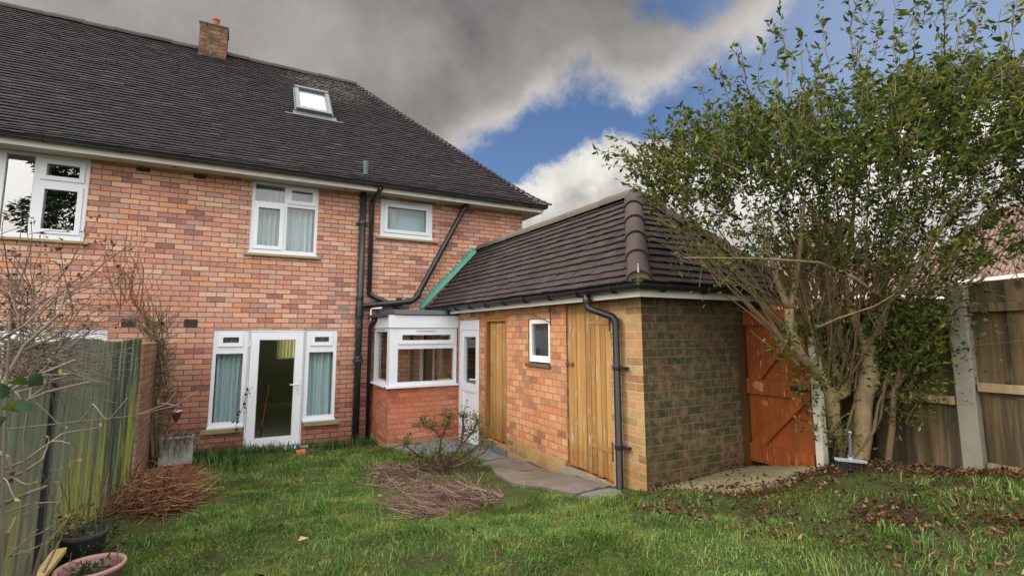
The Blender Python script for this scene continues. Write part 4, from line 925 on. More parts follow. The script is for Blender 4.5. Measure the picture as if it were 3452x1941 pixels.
mb = MB(); mb.box((5.275, -.06, .66), (5.33, .045, 2.0), GATM); o = mb.build('gate_post', MAT['dark_wood'], loc=(GXp, -5.3, .66)); tag(o, 'dark brown timber gate post fixed to the outbuilding wall', 'post')
mb = MB(); mb.box((5.955, -.06, .62), (6.02, .02, 1.90), GATM); o = mb.build('gate_post', MAT['white_conc'], loc=(GXp, -6.0, .66), bevel=.006); tag(o, 'pale concrete gate post at the free end of the orange gate', 'post')

# ================================================================== RIGHT FENCE
FXr = 5.27; FRM = lambda u, o, w: (FXr-o, -u, w)
FE = thing('timber_fence', 'brown timber panel fence with grey concrete post behind the big bush', 'fence', (FXr, -7.2, .9))
def gx(u): return float(gz(FXr, -u))
def panel(u0, u1, top, gap0, rails, mat):
    p = None; mb = MB(); u = u0; k = 0
    while u < u1-.02:
        wd = min(.205, u1-u); mb.box((u+(.0 if k % 2 else -.012), -.022 if k % 2 else -.056, gx(u)+.0+gap0), (u+wd+(.0 if k % 2 else .012) if u+wd < u1-.02 else u1, -.004 if k % 2 else -.034, top+rnd.uniform(-.003, .003)), FRM); u += wd; k += 1
    p = mb.build('fence_panel', MAT['fence_wood'], FE)
    for (z_, m_) in rails:
        mb = MB(); mb.box((u0+.004, -.003, z_-.032), (u1-.004, .034, z_+.032), FRM); mb.build('rail', MAT[m_], p, bevel=.003)
    return p
panel(5.95, 6.755, 2.19, .02, [(1.41, 'rail_wood'), (2.10, 'fence_wood')], 0)
panel(6.893, 8.79, 2.312, .06, [(1.528, 'rail_wood'), (2.122, 'fence_wood')], 0)
panel(8.93, 10.8, 2.36, .06, [(1.58, 'rail_wood'), (2.16, 'fence_wood')], 0)
mb = MB(); xx = 4.80
for k in range(3):
    mb.box((xx+.001, -5.99-(.012 if k % 2 else 0), .62), (xx+.153, -5.975-(.012 if k % 2 else 0), 2.16)); xx += .154
ret = mb.build('fence_panel', MAT['fence_wood'], FE)
for z_ in (1.0, 1.9):
    mb = MB(); mb.box((4.80, -6.036, z_-.03), (5.255, -6.003, z_+.03)); mb.build('rail', MAT['fence_wood'], ret)
mb = MB(); mb.box((6.893, -.03, gx(7.8)-.12), (8.79, .01, gx(7.0)+.045), FRM); mb.build('gravel_board', MAT['rail_wood'], FE)
for u, tp in ((6.762, 2.30), (8.80, 2.38)):
    mb = MB(); mb.box((u, -.07, .6), (u+.122, .05, tp), FRM); mb.build('fence_post', MAT['concrete'], FE, bevel=.008)

# ================================================================== LEFT FENCE and brick stub
LX = -.62; LFM = lambda u, o, w: (LX+o, -u, w)
LF = thing('close_board_fence', 'green-stained weathered board fence along the left boundary', 'fence', (LX, -4, .5))
def lpanel(u0, u1, top, lean):
    mb = MB(); u = u0; k = 0
    while u < u1:
        wd = .112; zt = top+rnd.uniform(-.008, .008)+.02*math.sin(u*1.7); zb = float(gz(LX+.05, -u))-.05
        bow = .012*math.sin(u*2.1); o0 = bow+rnd.uniform(-.004, .004)
        q = [LFM(u, o0, zb), LFM(u+wd, o0+.012, zb), LFM(u+wd, o0+.012+lean, zt), LFM(u, o0+lean, zt)]; q2 = [LFM(u, o0-.014, zb), LFM(u+wd, o0-.004, zb), LFM(u+wd, o0-.004+lean, zt), LFM(u, o0-.014+lean, zt)]
        mb.add(q+q2, [(0, 1, 2, 3), (4, 5, 6, 7), (0, 1, 5, 4), (1, 2, 6, 5), (2, 3, 7, 6), (3, 0, 4, 7)]); u += wd-.004
    return mb.build('board_panel', MAT['green_board'], LF)
lpanel(1.62, 4.62, 1.895, .0); lpanel(4.70, 7.6, 1.69, .0)
mb = MB(); mb.box((4.615, -.07, .4), (4.69, .012, 1.80), LFM); mb.build('fence_post', MAT['iron'], LF)
for z_ in (.8, 1.5):
    mb = MB(); mb.box((1.62, -.08, z_-.04), (7.5, -.035, z_+.04), LFM); mb.build('rail', MAT['green_board'], LF)
mb = MB(); mb.box((LX-.2, -1.60, .0), (LX+.02, -.003, 1.83)); o = mb.build('garden_wall', MAT['stub_brick'], loc=(LX, -.8, .2), bevel=.006); tag(o, 'short weathered brick wall joining the green fence to the house', 'wall')

# ================================================================== VEGETATION TOOLS
def leaf_cloud(name, P, Dv, size, mat, parent=None, width=.42, loc=None, fold=.25, curl=.15):
    """P (n,3) leaf bases, Dv (n,3) leaf directions, size (n,) lengths: two folded faces a leaf"""
    P = np.asarray(P, float); Dv = np.asarray(Dv, float); n = len(P); size = np.asarray(size, float)[:, None]
    Dv = Dv/np.linalg.norm(Dv, axis=1, keepdims=True)
    r_ = rng.normal(size=(n, 3)); s_ = np.cross(Dv, r_); s_ /= np.linalg.norm(s_, axis=1, keepdims=True); nr = np.cross(s_, Dv)
    tip = P+Dv*size-nr*size*curl; mid = P+Dv*size*.45+nr*size*.04
    w = size*width*.5
    l = P+Dv*size*.48+s_*w+nr*w*fold; r2 = P+Dv*size*.48-s_*w+nr*w*fold
    l2 = P+Dv*size*.8+s_*w*.55-nr*size*curl*.6; r3 = P+Dv*size*.8-s_*w*.55-nr*size*curl*.6
    V = np.stack([P, l, l2, tip, r3, r2], 1).reshape(-1, 3)
    b = np.arange(n)[:, None]*6
    F = np.concatenate([b+np.array([[0, 1, 2, 3]]), b+np.array([[0, 3, 4, 5]])], 1).ravel()
    return build_np(name, V, F, np.full(2*n, 4), mat, parent, loc)
def blades(name, P, H_, Wd, lean, mat, parent=None, loc=None, seg=2, az=None):
    """grass-like tapered blades that bend; P bases"""
    P = np.asarray(P, float); n = len(P); H_ = np.asarray(H_)[:, None]; Wd = np.asarray(Wd)[:, None]; lean = np.asarray(lean)[:, None]
    a = rng.uniform(0, 2*np.pi, n) if az is None else az
    d = np.stack([np.cos(a), np.sin(a), np.zeros(n)], 1); sd_ = np.stack([-np.sin(a), np.cos(a), np.zeros(n)], 1)
    tw = rng.normal(0, .6, (n, 1)); sd_ = sd_*np.cos(tw)+d*np.sin(tw)
    zv = np.array([0, 0, 1.0])
    m1 = P+zv*H_*.55*np.sqrt(np.maximum(1-(.5*lean)**2, .05))+d*H_*.25*lean
    t = P+zv*H_*np.sqrt(np.maximum(1-lean**2, .04))+d*H_*lean
    V = np.stack([P-sd_*Wd/2, P+sd_*Wd/2, m1+sd_*Wd*.42, m1-sd_*Wd*.42, t], 1).reshape(-1, 3)
    b = np.arange(n)[:, None]*5
    F = np.concatenate([b+np.array([[0, 1, 2, 3]]), b+np.array([[3, 2, 4]])], 1).ravel()
    sizes = np.tile([4, 3], n)
    return build_np(name, V, F, sizes, mat, parent, loc)
def sticks(name, A, B, r0, mat, parent=None, loc=None, sag=0.0, r1=.6):
    """many straight-ish stalks as 3-sided prisms"""
    A = np.asarray(A, float); B = np.asarray(B, float); n = len(A); t = B-A; t /= np.linalg.norm(t, axis=1, keepdims=True)
    x = np.cross(t, rng.normal(size=(n, 3))); x /= np.linalg.norm(x, axis=1, keepdims=True); y = np.cross(t, x); r0 = np.asarray(r0)[:, None]
    M_ = (A+B)/2; M_[:, 2] -= sag*np.linalg.norm(B-A, axis=1)
    rows = []
    for P_, k in ((A, 1.0), (M_, .85), (B, r1)):
        for w in (0, 2.094, 4.189): rows.append(P_+(x*math.cos(w)+y*math.sin(w))*r0*k)
    V = np.stack(rows, 1).reshape(-1, 3); b = np.arange(n)[:, None]*9
    f = []
    for s_ in (0, 3):
        for j in range(3): f.append([s_+j, s_+(j+1) % 3, s_+3+(j+1) % 3, s_+3+j])
    F = np.concatenate([b+np.array([q]) for q in f], 1).ravel()
    return build_np(name, V, F, np.full(6*n, 4), mat, parent, loc)
def branch(start, dirv, L, n, wob, up, r_=rnd):
    p = Vector(start); d = Vector(dirv).normalized(); pts = [p.copy()]
    for i in range(n):
        d = (d+Vector((r_.uniform(-wob, wob), r_.uniform(-wob, wob), r_.uniform(-wob, wob)+up))).normalized(); p = p+d*(L/n); pts.append(p.copy())
    return pts
def inpoly(x, y, poly):
    x = np.asarray(x); y = np.asarray(y); c = np.zeros(x.shape, bool); k = len(poly)
    for i in range(k):
        (x0, y0), (x1, y1) = poly[i], poly[(i+1) % k]
        c ^= ((y0 > y) != (y1 > y)) & (x < (x1-x0)*(y-y0)/(y1-y0+1e-12)+x0)
    return c
def nz2(x, y, s, ph=0.0):
    return (np.sin(s*x*1.0+ph)+np.sin(s*y*1.13+1.7*ph+2)+np.sin(s*.77*(x+y)+.6+ph)+np.sin(s*1.9*(x-y)*.8+ph*3)*.6)/3.6

# ------------------------------------------------------------------ lawn
BED = [(1.95, -2.45), (2.75, -2.6), (2.85, -3.5), (2.72, -4.25), (2.55, -4.85), (1.85, -4.85), (1.42, -4.35), (1.55, -3.6), (1.7, -2.9)]
LBED = [(-.6, -.3), (.25, -.3), (.05, -1.9), (.12, -3.4), (-.22, -4.0), (-.22, -5.6), (-.6, -5.6)]
def lawn_pts(n, ymin, ymax, xmin, xmax):
    return rng.uniform(xmin, xmax, n), rng.uniform(ymin, ymax, n)
Xs, Ys = [], []
for (n, y0, y1, x0, x1) in ((40000, -3.2, -.25, -.6, 3.3), (64000, -5.3, -3.0, -.6, 3.4), (88000, -7.0, -5.2, -.6, 5.2), (50000, -8.2, -7.0, .0, 5.2)):
    a, b = lawn_pts(n, y0, y1, x0, x1); Xs.append(a); Ys.append(b)
X = np.concatenate(Xs); Y = np.concatenate(Ys)
vis = (X-CAM[0])*CF[0]+(Y-CAM[1])*CF[1]; keep = vis > 1.55
keep &= ~inpoly(X, Y, PATH) & ~((X > 3.0) & (Y > -2.98)) & ~((X > 2.3) & (Y > -1.15)) & ~((X > 3.35) & (Y > -5.33)) & ~((X > 2.55) & (Y > -2.1))
keep &= ~(inpoly(X, Y, [(3.45, -5.2), (4.75, -5.2), (4.75, -6.05), (4.1, -6.16), (3.7, -5.9)]))
bed = inpoly(X+.08*nz2(X, Y, 9), Y+.08*nz2(X, Y, 8, 2), BED); lb = inpoly(X+.12*nz2(X, Y, 7), Y+.1*nz2(X, Y, 8, 1), LBED)
pr = np.ones(len(X)); pr[bed] = .05; pr[lb] = .06
right = sstep(X-.30*(Y+6.0)*-1, 2.35, 4.2)*sstep(-Y, 4.9, 5.6)
patch = nz2(X, Y, 4.2, .5)+.6*nz2(X, Y, 11, 2)
pr *= np.where(right > 0, np.clip(1-right*(.60+.9*sstep(patch, -.6, .25)), .05, 1), 1)
pr *= np.where((Y > -.85), .22, 1)
bare = nz2(X, Y, 3.1, 2.2)+.7*nz2(X, Y, 8.3, .4)
pr *= np.where(bare < -.55, .38, 1)
keep &= rng.uniform(size=len(X)) < pr
X, Y = X[keep], Y[keep]; n = len(X); dist = np.hypot(X-CAM[0], Y-CAM[1])
clump = nz2(X, Y, 6.5, 1.0)*.5+nz2(X, Y, 15, .3)*.5
hh = (.018+.038*np.clip(clump+.30, 0, 1.3))*rng.uniform(.5, 1.6, n); hh *= np.where(inpoly(X, Y, LBED), .7, 1)
ww = np.clip(.0020+.00052*dist, .003, .0065)*rng.uniform(.7, 1.3, n)
azc = nz2(X, Y, 3.3, 4)*4+rng.normal(0, 1.0, n)
nt = 620; tx = rng.uniform(-.3, 5.0, nt); ty = rng.uniform(-7.6, -1.0, nt)
ok = ~inpoly(tx, ty, PATH) & ~((tx > 2.9) & (ty > -5.4)) & ~inpoly(tx, ty, BED) & ~inpoly(tx, ty, LBED) & ~inpoly(tx, ty, [(3.45, -5.2), (4.9, -5.2), (4.9, -6.4), (4.1, -6.3), (3.6, -5.95)]) & ((tx-CAM[0])*CF[0]+(ty-CAM[1])*CF[1] > 1.6) & ((rng.uniform(size=nt) < .45) | (tx < 3.0))
tx, ty = tx[ok], ty[ok]; per = 34; m_ = len(tx)*per
bx_ = np.repeat(tx, per)+rng.normal(0, .055, m_); by_ = np.repeat(ty, per)+rng.normal(0, .055, m_); ba = np.repeat(rng.uniform(0, 6.28, len(tx)), per)+rng.normal(0, .55, m_)
bh = np.repeat(rng.uniform(.05, .12, len(tx)), per)*rng.uniform(.6, 1.2, m_); bl = np.clip(np.repeat(rng.uniform(.55, .97, len(tx)), per)+rng.normal(0, .12, m_), .1, .985)
X = np.concatenate([X, bx_]); Y = np.concatenate([Y, by_]); hh = np.concatenate([hh, bh]); azc = np.concatenate([azc, ba])
ww = np.concatenate([ww, np.clip(.0022+.0006*np.hypot(bx_-CAM[0], by_-CAM[1]), .003, .0065)]); lean_ = np.concatenate([np.clip(rng.normal(.78, .22, n), .1, .985), bl])
mx_, my_ = rng.uniform(-.6, 5.2, 110000), rng.uniform(-7.6, -.4, 110000)
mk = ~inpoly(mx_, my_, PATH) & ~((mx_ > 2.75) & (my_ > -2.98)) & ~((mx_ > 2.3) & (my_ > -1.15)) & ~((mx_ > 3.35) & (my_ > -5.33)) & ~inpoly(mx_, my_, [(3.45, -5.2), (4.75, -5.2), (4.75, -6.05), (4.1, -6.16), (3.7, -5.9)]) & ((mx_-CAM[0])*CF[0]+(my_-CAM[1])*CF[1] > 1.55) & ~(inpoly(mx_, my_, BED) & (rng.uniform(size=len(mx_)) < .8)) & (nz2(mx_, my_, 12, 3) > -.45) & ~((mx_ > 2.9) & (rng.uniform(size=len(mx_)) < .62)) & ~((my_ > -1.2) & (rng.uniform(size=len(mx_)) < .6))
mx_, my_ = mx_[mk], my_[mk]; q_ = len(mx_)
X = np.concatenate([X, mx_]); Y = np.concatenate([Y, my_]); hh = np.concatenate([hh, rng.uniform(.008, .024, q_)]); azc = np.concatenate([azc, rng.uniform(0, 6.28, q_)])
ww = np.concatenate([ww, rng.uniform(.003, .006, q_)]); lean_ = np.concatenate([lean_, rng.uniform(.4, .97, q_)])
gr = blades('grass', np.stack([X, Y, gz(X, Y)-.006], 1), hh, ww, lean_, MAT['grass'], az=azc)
tag(gr, 'shaggy green lawn rising from the house toward the camera', 'lawn', kind='stuff')

# coarse tufts on the lawn
def tuft(x, y, nb, h, w, spread, label, mat='tuft', group='coarse grass tufts in the lawn'):
    P = np.stack([x+rng.normal(0, spread, nb), y+rng.normal(0, spread, nb), np.zeros(nb)], 1); P[:, 2] = gz(P[:, 0], P[:, 1])-.01
    o = blades('grass_tuft', P, h*rng.uniform(.6, 1.2, nb), np.full(nb, w)*rng.uniform(.7, 1.2, nb), np.clip(rng.normal(.5, .25, nb), .05, .95), MAT[mat], loc=(x, y, float(gz(x, y))))
    tag(o, label, 'grass tuft', group)
def ground_at(dx, dy):
    px, py_ = dx*3452/2576, dy*3452/2576; v = CR*(px-1726)/F_PX+CU*(PY-py_)/F_PX+CF; t = 1.0
    while t < 12:
        p = CAM+v*t
        if p[2] < float(gz(p[0], p[1])): return float(p[0]), float(p[1])
        t += .01
    return float(p[0]), float(p[1])
for (dx, dy, nb, h, w, sp_, lab) in ((1535, 1365, 70, .13, .006, .035, 'large pale-bladed grass tuft in the front lawn'), (1395, 1360, 60, .10, .005, .05, 'low dark grass tuft left of the pale-bladed tuft'),
        (2085, 1245+60, 55, .10, .0045, .05, 'bright grass tuft on bare soil below the paving'), (2245, 1345, 55, .085, .005, .04, 'bright grass tuft below the broom'),
        (2300, 1268, 50, .08, .0045, .05, 'bright grass tuft right of the broom head'), (2515, 1250, 60, .09, .005, .05, 'bright grass tuft below the fence foot at the right edge'), (2440, 1385, 50, .07, .0045, .06, 'short grass tuft in the right foreground')):
    x, y = ground_at(dx, dy); tuft(x, y, nb, h, w, sp_, lab)
# daffodil shoots under the garden door and along the wall
k = 0
for (dx, dy, lab) in ((540, 1165, 'clump of green bulb shoots nearest the white planter'), (600, 1172, 'clump of green bulb shoots left below the garden door'), (690, 1140, 'bulb shoots right below the garden door threshold'), (760, 1128, 'bulb shoots around the terracotta shard'), (830, 1128, 'sparse bulb shoots by the drain pipes'), (575, 1148, 'dark leafy clump against the brick below the left side light'), (640, 1138, 'leafy clump touching the left foot of the garden door'), (905, 1118, 'short clump in the corner of the bay wall'), (468, 1152, 'leafy clump at the left front of the white planter'), (505, 1148, 'leafy clump at the right front of the white planter')):
    x, y = ground_at(dx, dy); tuft(x, y, 150, .17, .012, .12, lab, mat='bulb', group='bulb shoots along the house wall')

# straw beds
def straw(name, cx_, cy_, rx, ry, n, L0, mat, label, h=.10, az0=None, azs=3.2, rr=.0028):
    a = rng.uniform(0, 2*np.pi, n); q = np.sqrt(rng.uniform(0, 1, n)); x = cx_+rx*q*np.cos(a); y = cy_+ry*q*np.sin(a)
    z = gz(x, y)+.008+h*(1-q**2)*rng.uniform(0, 1, n)
    A = np.stack([x, y, z], 1); th = (rng.uniform(0, 2*np.pi, n) if az0 is None else rng.normal(az0, azs, n)); el_ = rng.normal(.05, .22, n); L = L0*rng.uniform(.4, 1.3, n)
    B = A+np.stack([np.cos(th)*np.cos(el_), np.sin(th)*np.cos(el_), np.sin(el_)], 1)*L[:, None]
    B[:, 2] = np.maximum(B[:, 2], gz(B[:, 0], B[:, 1])+.004)
    o = sticks(name, A, B, rr*rng.uniform(.5, 1.3, n), MAT[mat], sag=.04); tag(o, label, 'dead stalks', kind='stuff'); return o
straw('straw_heap', 2.02, -4.43, .46, .36, 1300, .26, 'straw', 'flattened pale dead stalks in the bed before the small shrub', .13, 2.6, .8, .0024)
straw('straw_heap', 1.95, -3.15, .42, .6, 700, .2, 'straw', 'thin dead stalks left of the small shrub', .04)
straw('straw_heap', -.24, -3.10, .26, .34, 480, .34, 'straw_red', 'reddish dead stalk heap against the green fence', .26, -.75, .85, .0042)
n = 200; A = np.stack([rng.uniform(-.56, -.1, n), rng.normal(-3.0, .26, n), np.zeros(n)], 1); A[:, 2] = gz(A[:, 0], A[:, 1])
B = A+np.stack([rng.normal(.10, .10, n), rng.normal(-.06, .12, n), rng.uniform(.10, .34, n)], 1)
o = sticks('dead_stalk', A, B, np.full(n, .0032), MAT['straw_red'], sag=-.12); tag(o, 'upright reddish dead stalks rising from the heap by the green fence', 'dead stalks', kind='stuff')
straw('straw_heap', -.25, -1.75, .3, .5, 800, .22, 'straw_red', 'brown dead stems below the climbing shrub', .10)

# leaf litter at the right
n = 8200; x = rng.uniform(2.9, 5.2, n); y = rng.uniform(-7.7, -5.2, n)
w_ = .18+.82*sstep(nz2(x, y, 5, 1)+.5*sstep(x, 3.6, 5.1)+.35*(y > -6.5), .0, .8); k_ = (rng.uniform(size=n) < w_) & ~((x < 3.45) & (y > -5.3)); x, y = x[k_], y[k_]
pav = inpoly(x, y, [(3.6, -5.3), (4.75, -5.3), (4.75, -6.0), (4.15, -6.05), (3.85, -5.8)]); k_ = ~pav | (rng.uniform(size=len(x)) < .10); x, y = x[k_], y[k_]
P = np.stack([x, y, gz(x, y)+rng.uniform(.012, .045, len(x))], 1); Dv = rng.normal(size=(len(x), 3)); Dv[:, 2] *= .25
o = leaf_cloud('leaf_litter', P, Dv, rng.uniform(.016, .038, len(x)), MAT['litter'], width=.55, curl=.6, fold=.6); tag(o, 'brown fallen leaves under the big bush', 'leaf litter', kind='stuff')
n = 420; x = rng.uniform(-.4, 3.3, n); y = rng.uniform(-7, -1.2, n); k_ = ~inpoly(x, y, PATH); x, y = x[k_], y[k_]; k_ = inpoly(x, y, BED) | inpoly(x, y, LBED) | (rng.uniform(size=len(x)) < .12); x, y = x[k_], y[k_]
P = np.stack([x, y, gz(x, y)+.03], 1); Dv = rng.normal(size=(len(x), 3)); Dv[:, 2] *= .25
o = leaf_cloud('leaf_litter', P, Dv, rng.uniform(.03, .06, len(x)), MAT['litter'], width=.55); tag(o, 'scattered tan leaves on the beds and lawn', 'leaf litter', kind='stuff')

# ------------------------------------------------------------------ the big bush
BB = Vector((4.90, -6.10, .74))
bush = thing('overgrown_bush', 'tall many-stemmed evergreen bush with pale tan stems beside the orange gate', 'bush', BB)
r_ = random.Random(21); mbT = MB(); mbW = MB(); LP, LD, LS = [], [], []
cr = Vector(CR); cN = Vector((CF[0], CF[1], 0)).normalized()
def add_leaves(pts, start, count, size, zmin=-9):
    k = len(pts)
    for _ in range(count):
        f = r_.uniform(start, 1.0)*(k-1); i = min(int(f), k-2); p = pts[i].lerp(pts[i+1], f-i); d = (pts[i+1]-pts[i]).normalized()
        if p.z < zmin+.22*max(0, -(p-BB).dot(cr)) and r_.random() < .93: continue
        dd_ = (d*.5+Vector((r_.gauss(0, 1), r_.gauss(0, 1), r_.gauss(-.1, .8)))).normalized()
        LP.append(p+dd_*.006); LD.append(dd_); LS.append(size*r_.uniform(.6, 1.3))
def bat(dx, dy, t):
    p = at(dx, dy, t)
    if p.x > 5.12 and p.z < 2.3:
        k = (5.12-CAM[0])/(p.x-CAM[0]); p = Vector(CAM)+(p-Vector(CAM))*k
    return p
# trunks surveyed in the photo: (points at depth)
def survey(pl): return [bat(*p) for p in pl]
TR = [([(2150, 1200, 4.28), (2168, 1100, 4.28), (2172, 1000, 4.28), (2190, 930, 4.28), (2185, 868, 4.28)], (.078, .072, .068, .072, .060)),
      ([(2185, 868, 4.28), (2160, 830, 4.3), (2140, 780, 4.35), (2125, 700, 4.4), (2110, 560, 4.4)], (.044, .036, .030, .022, .012)),
      ([(2185, 872, 4.28), (2212, 820, 4.26), (2228, 765, 4.22), (2275, 715, 4.15), (2330, 640, 4.05), (2400, 520, 3.95), (2470, 420, 3.9)], (.046, .042, .036, .028, .018, .010, .004)),
      ([(2115, 1205, 4.38), (2105, 1120, 4.38), (2090, 1040, 4.36), (2085, 985, 4.34), (2060, 940, 4.3), (2010, 890, 4.25), (1990, 830, 4.22), (1985, 775, 4.2)], (.085, .075, .068, .06, .045, .040, .036, .034)),
      ([(1985, 775, 4.2), (1960, 720, 4.2), (1935, 640, 4.2), (1900, 540, 4.2)], (.028, .022, .018, .012)),
      ([(1985, 780, 4.2), (2000, 720, 4.2), (2012, 630, 4.2), (2025, 480, 4.2)], (.026, .022, .018, .012)),
      ([(2100, 1200, 4.45), (2088, 1080, 4.45), (2090, 1000, 4.42), (2125, 985, 4.40), (2135, 940, 4.40)], (.07, .06, .055, .045, .038)),
      ([(2120, 985, 4.42), (2090, 880, 4.45), (2075, 780, 4.5), (2060, 640, 4.5), (2040, 500, 4.5)], (.030, .027, .024, .02, .013)),
      ([(2135, 940, 4.40), (2115, 860, 4.42), (2100, 760, 4.45), (2140, 620, 4.5), (2150, 480, 4.5)], (.030, .027, .024, .02, .013)),
      ([(2230, 1190, 4.62), (2245, 1080, 4.62), (2250, 980, 4.62), (2275, 900, 4.62), (2300, 800, 4.6), (2330, 680, 4.55)], (.034, .03, .026, .022, .018, .012)),
      
      ([(2255, 975, 4.62), (2330, 860, 4.5), (2390, 790, 4.4), (2480, 690, 4.3)], (.022, .018, .015, .010)),
      ([(2235, 760, 4.22), (2150, 700, 4.1), (2060, 660, 4.0), (1900, 650, 3.9), (1720, 648, 3.8)], (.018, .015, .012, .009, .004)),
      ([(2040, 830, 4.2), (2110, 800, 4.1), (2200, 770, 4.0), (2250, 740, 3.95)], (.009, .008, .006, .004))]
for pl, rr in TR:
    pts = survey(pl); MT_ = mbW if pl[0][2] > 4.5 else mbT
    fine = []
    fr_ = []
    for i in range(len(pts)-1):
        for j in range(3):
            q = pts[i].lerp(pts[i+1], j/3); fine.append(q+Vector((r_.uniform(-1, 1), r_.uniform(-1, 1), 0))*rr[i]*.10); fr_.append((rr[i]+(rr[i+1]-rr[i])*j/3)*r_.uniform(.93, 1.1))
    fine.append(pts[-1]); fr_.append(rr[-1]); MT_.tube(fine, [q*(.75 if MT_ is mbW else 1) for q in fr_], 9)
for k in range(7):
    b0 = BB+cr*r_.gauss(0, .11)+cN*r_.uniform(.02, .14)+Vector((0, 0, -.05)); hx = r_.uniform(2040, 2290); hd_ = bat(hx, r_.uniform(860, 980), 4.3+r_.uniform(-.08, .35)); e2 = at(hx+(hx-2150)*1.3, r_.uniform(480, 640), 4.35+r_.uniform(-.2, .3)); mid = b0.lerp(hd_, .5)+Vector((r_.gauss(0, .05), r_.gauss(0, .05), 0)); r0_ = r_.uniform(.010, .022)
    pp = [b0, b0.lerp(mid, .5)+Vector((r_.gauss(0, .02), r_.gauss(0, .02), 0)), mid, mid.lerp(hd_, .5)+Vector((r_.gauss(0, .02), r_.gauss(0, .02), 0)), hd_, hd_.lerp(e2, .5)+Vector((r_.gauss(0, .04), r_.gauss(0, .04), 0)), e2]
    mbW.tube(pp, [r0_*q for q in (1.15, 1, .95, .9, .75, .42, .12)], 7)
trunk = mbT.build('trunk', MAT['bark'], bush, smooth=True)
# fan of stems
cN = Vector((CF[0], CF[1], 0)).normalized()
HEADS = [bat(2090, 985, 4.38), bat(2130, 945, 4.4), bat(2150, 940, 4.5), bat(2200, 960, 4.58), bat(2250, 975, 4.62), bat(2010, 890, 4.27), bat(2185, 900, 4.32), bat(2230, 860, 4.6)]
for i in range(120):
    a = r_.gauss(.02, .50); a = max(-.80, min(1.05, a)); b = r_.gauss(0, .36)
    d = (cr*math.sin(a*.72)+cN*math.sin(b)*.8+Vector((0, 0, math.cos(a)))).normalized()
    hd = min(HEADS, key=lambda h: abs((h-BB).dot(cr)-a*.35)+r_.uniform(0, .18))
    st = hd+Vector((r_.gauss(0, .03), r_.gauss(0, .03), r_.uniform(-.12, .12)))
    L = r_.uniform(1.15, 1.95)*(1.0-.06*abs(a))
    pts = branch(st, d, L, 9, .085, .0, r_); pts = [q+cr*(a*.10*(j/9)**2) for j, q in enumerate(pts)]; r0_ = r_.uniform(.007, .013)
    mbW.tube(pts, [r0_*(1-.75*j/9) for j in range(10)], 5)
    add_leaves(pts, .5, 8, .052, 2.45)
    for q in range(r_.randint(3, 5)):
        f = r_.uniform(.35, .95)*9; k = min(int(f), 8); p = pts[k].lerp(pts[k+1], f-k); dm = (pts[k+1]-pts[k]).normalized()
        d2_ = (dm+Vector((r_.gauss(0, .6), r_.gauss(0, .6), r_.gauss(.05, .35)))).normalized()
        sub = branch(p, d2_, r_.uniform(.35, .75), 5, .14, .05, r_); mbW.tube(sub, [.0048*(1-.75*j/5) for j in range(6)], 4)
        add_leaves(sub, .15, r_.randint(8, 14), .052, 2.45)
# leafy twigs filling the crown
CROWN = [(1600, 450), (1660, 380), (1760, 335), (1880, 300), (2040, 275), (2200, 240), (2350, 200), (2600, 180), (2760, 230), (2760, 620), (2560, 660), (2420, 700), (2250, 730), (2080, 710), (1930, 640), (1790, 600), (1650, 530)]
HUB = at(2150, 1000, 4.4); cnt = 0
while cnt < 2050:
    dx, dy = r_.uniform(1560, 2760), r_.uniform(110, 720)
    if not bool(inpoly(np.array([dx]), np.array([dy]), CROWN)[0]): continue
    if dy > 480-.10*(dx-2100) and r_.random() < .50: continue
    if dy > 420-.10*(dx-2100) and r_.random() < .25: continue
    if dy > 560 and dx > 1800 and r_.random() < .5: continue
    if nz2(dx/100, dy/100, 2.2, .7) < -.30 and r_.random() < .45: continue
    cnt += 1
    wq = math.sqrt(max(.1, 1-((dx-2200)/720)**2)); p = at(dx, dy, 4.25+r_.gauss(0, .42)*wq-.1*(dx-2150)/400)
    d = (p-HUB).normalized()+Vector((r_.gauss(0, .45), r_.gauss(0, .45), r_.gauss(.1, .35))); tw = branch(p, d, r_.uniform(.14, .34), 4, .16, .03, r_)
    mbW.tube(tw, [.0032, .0028, .0024, .002, .0015], 3); add_leaves(tw, .0, r_.randint(14, 22), .049)
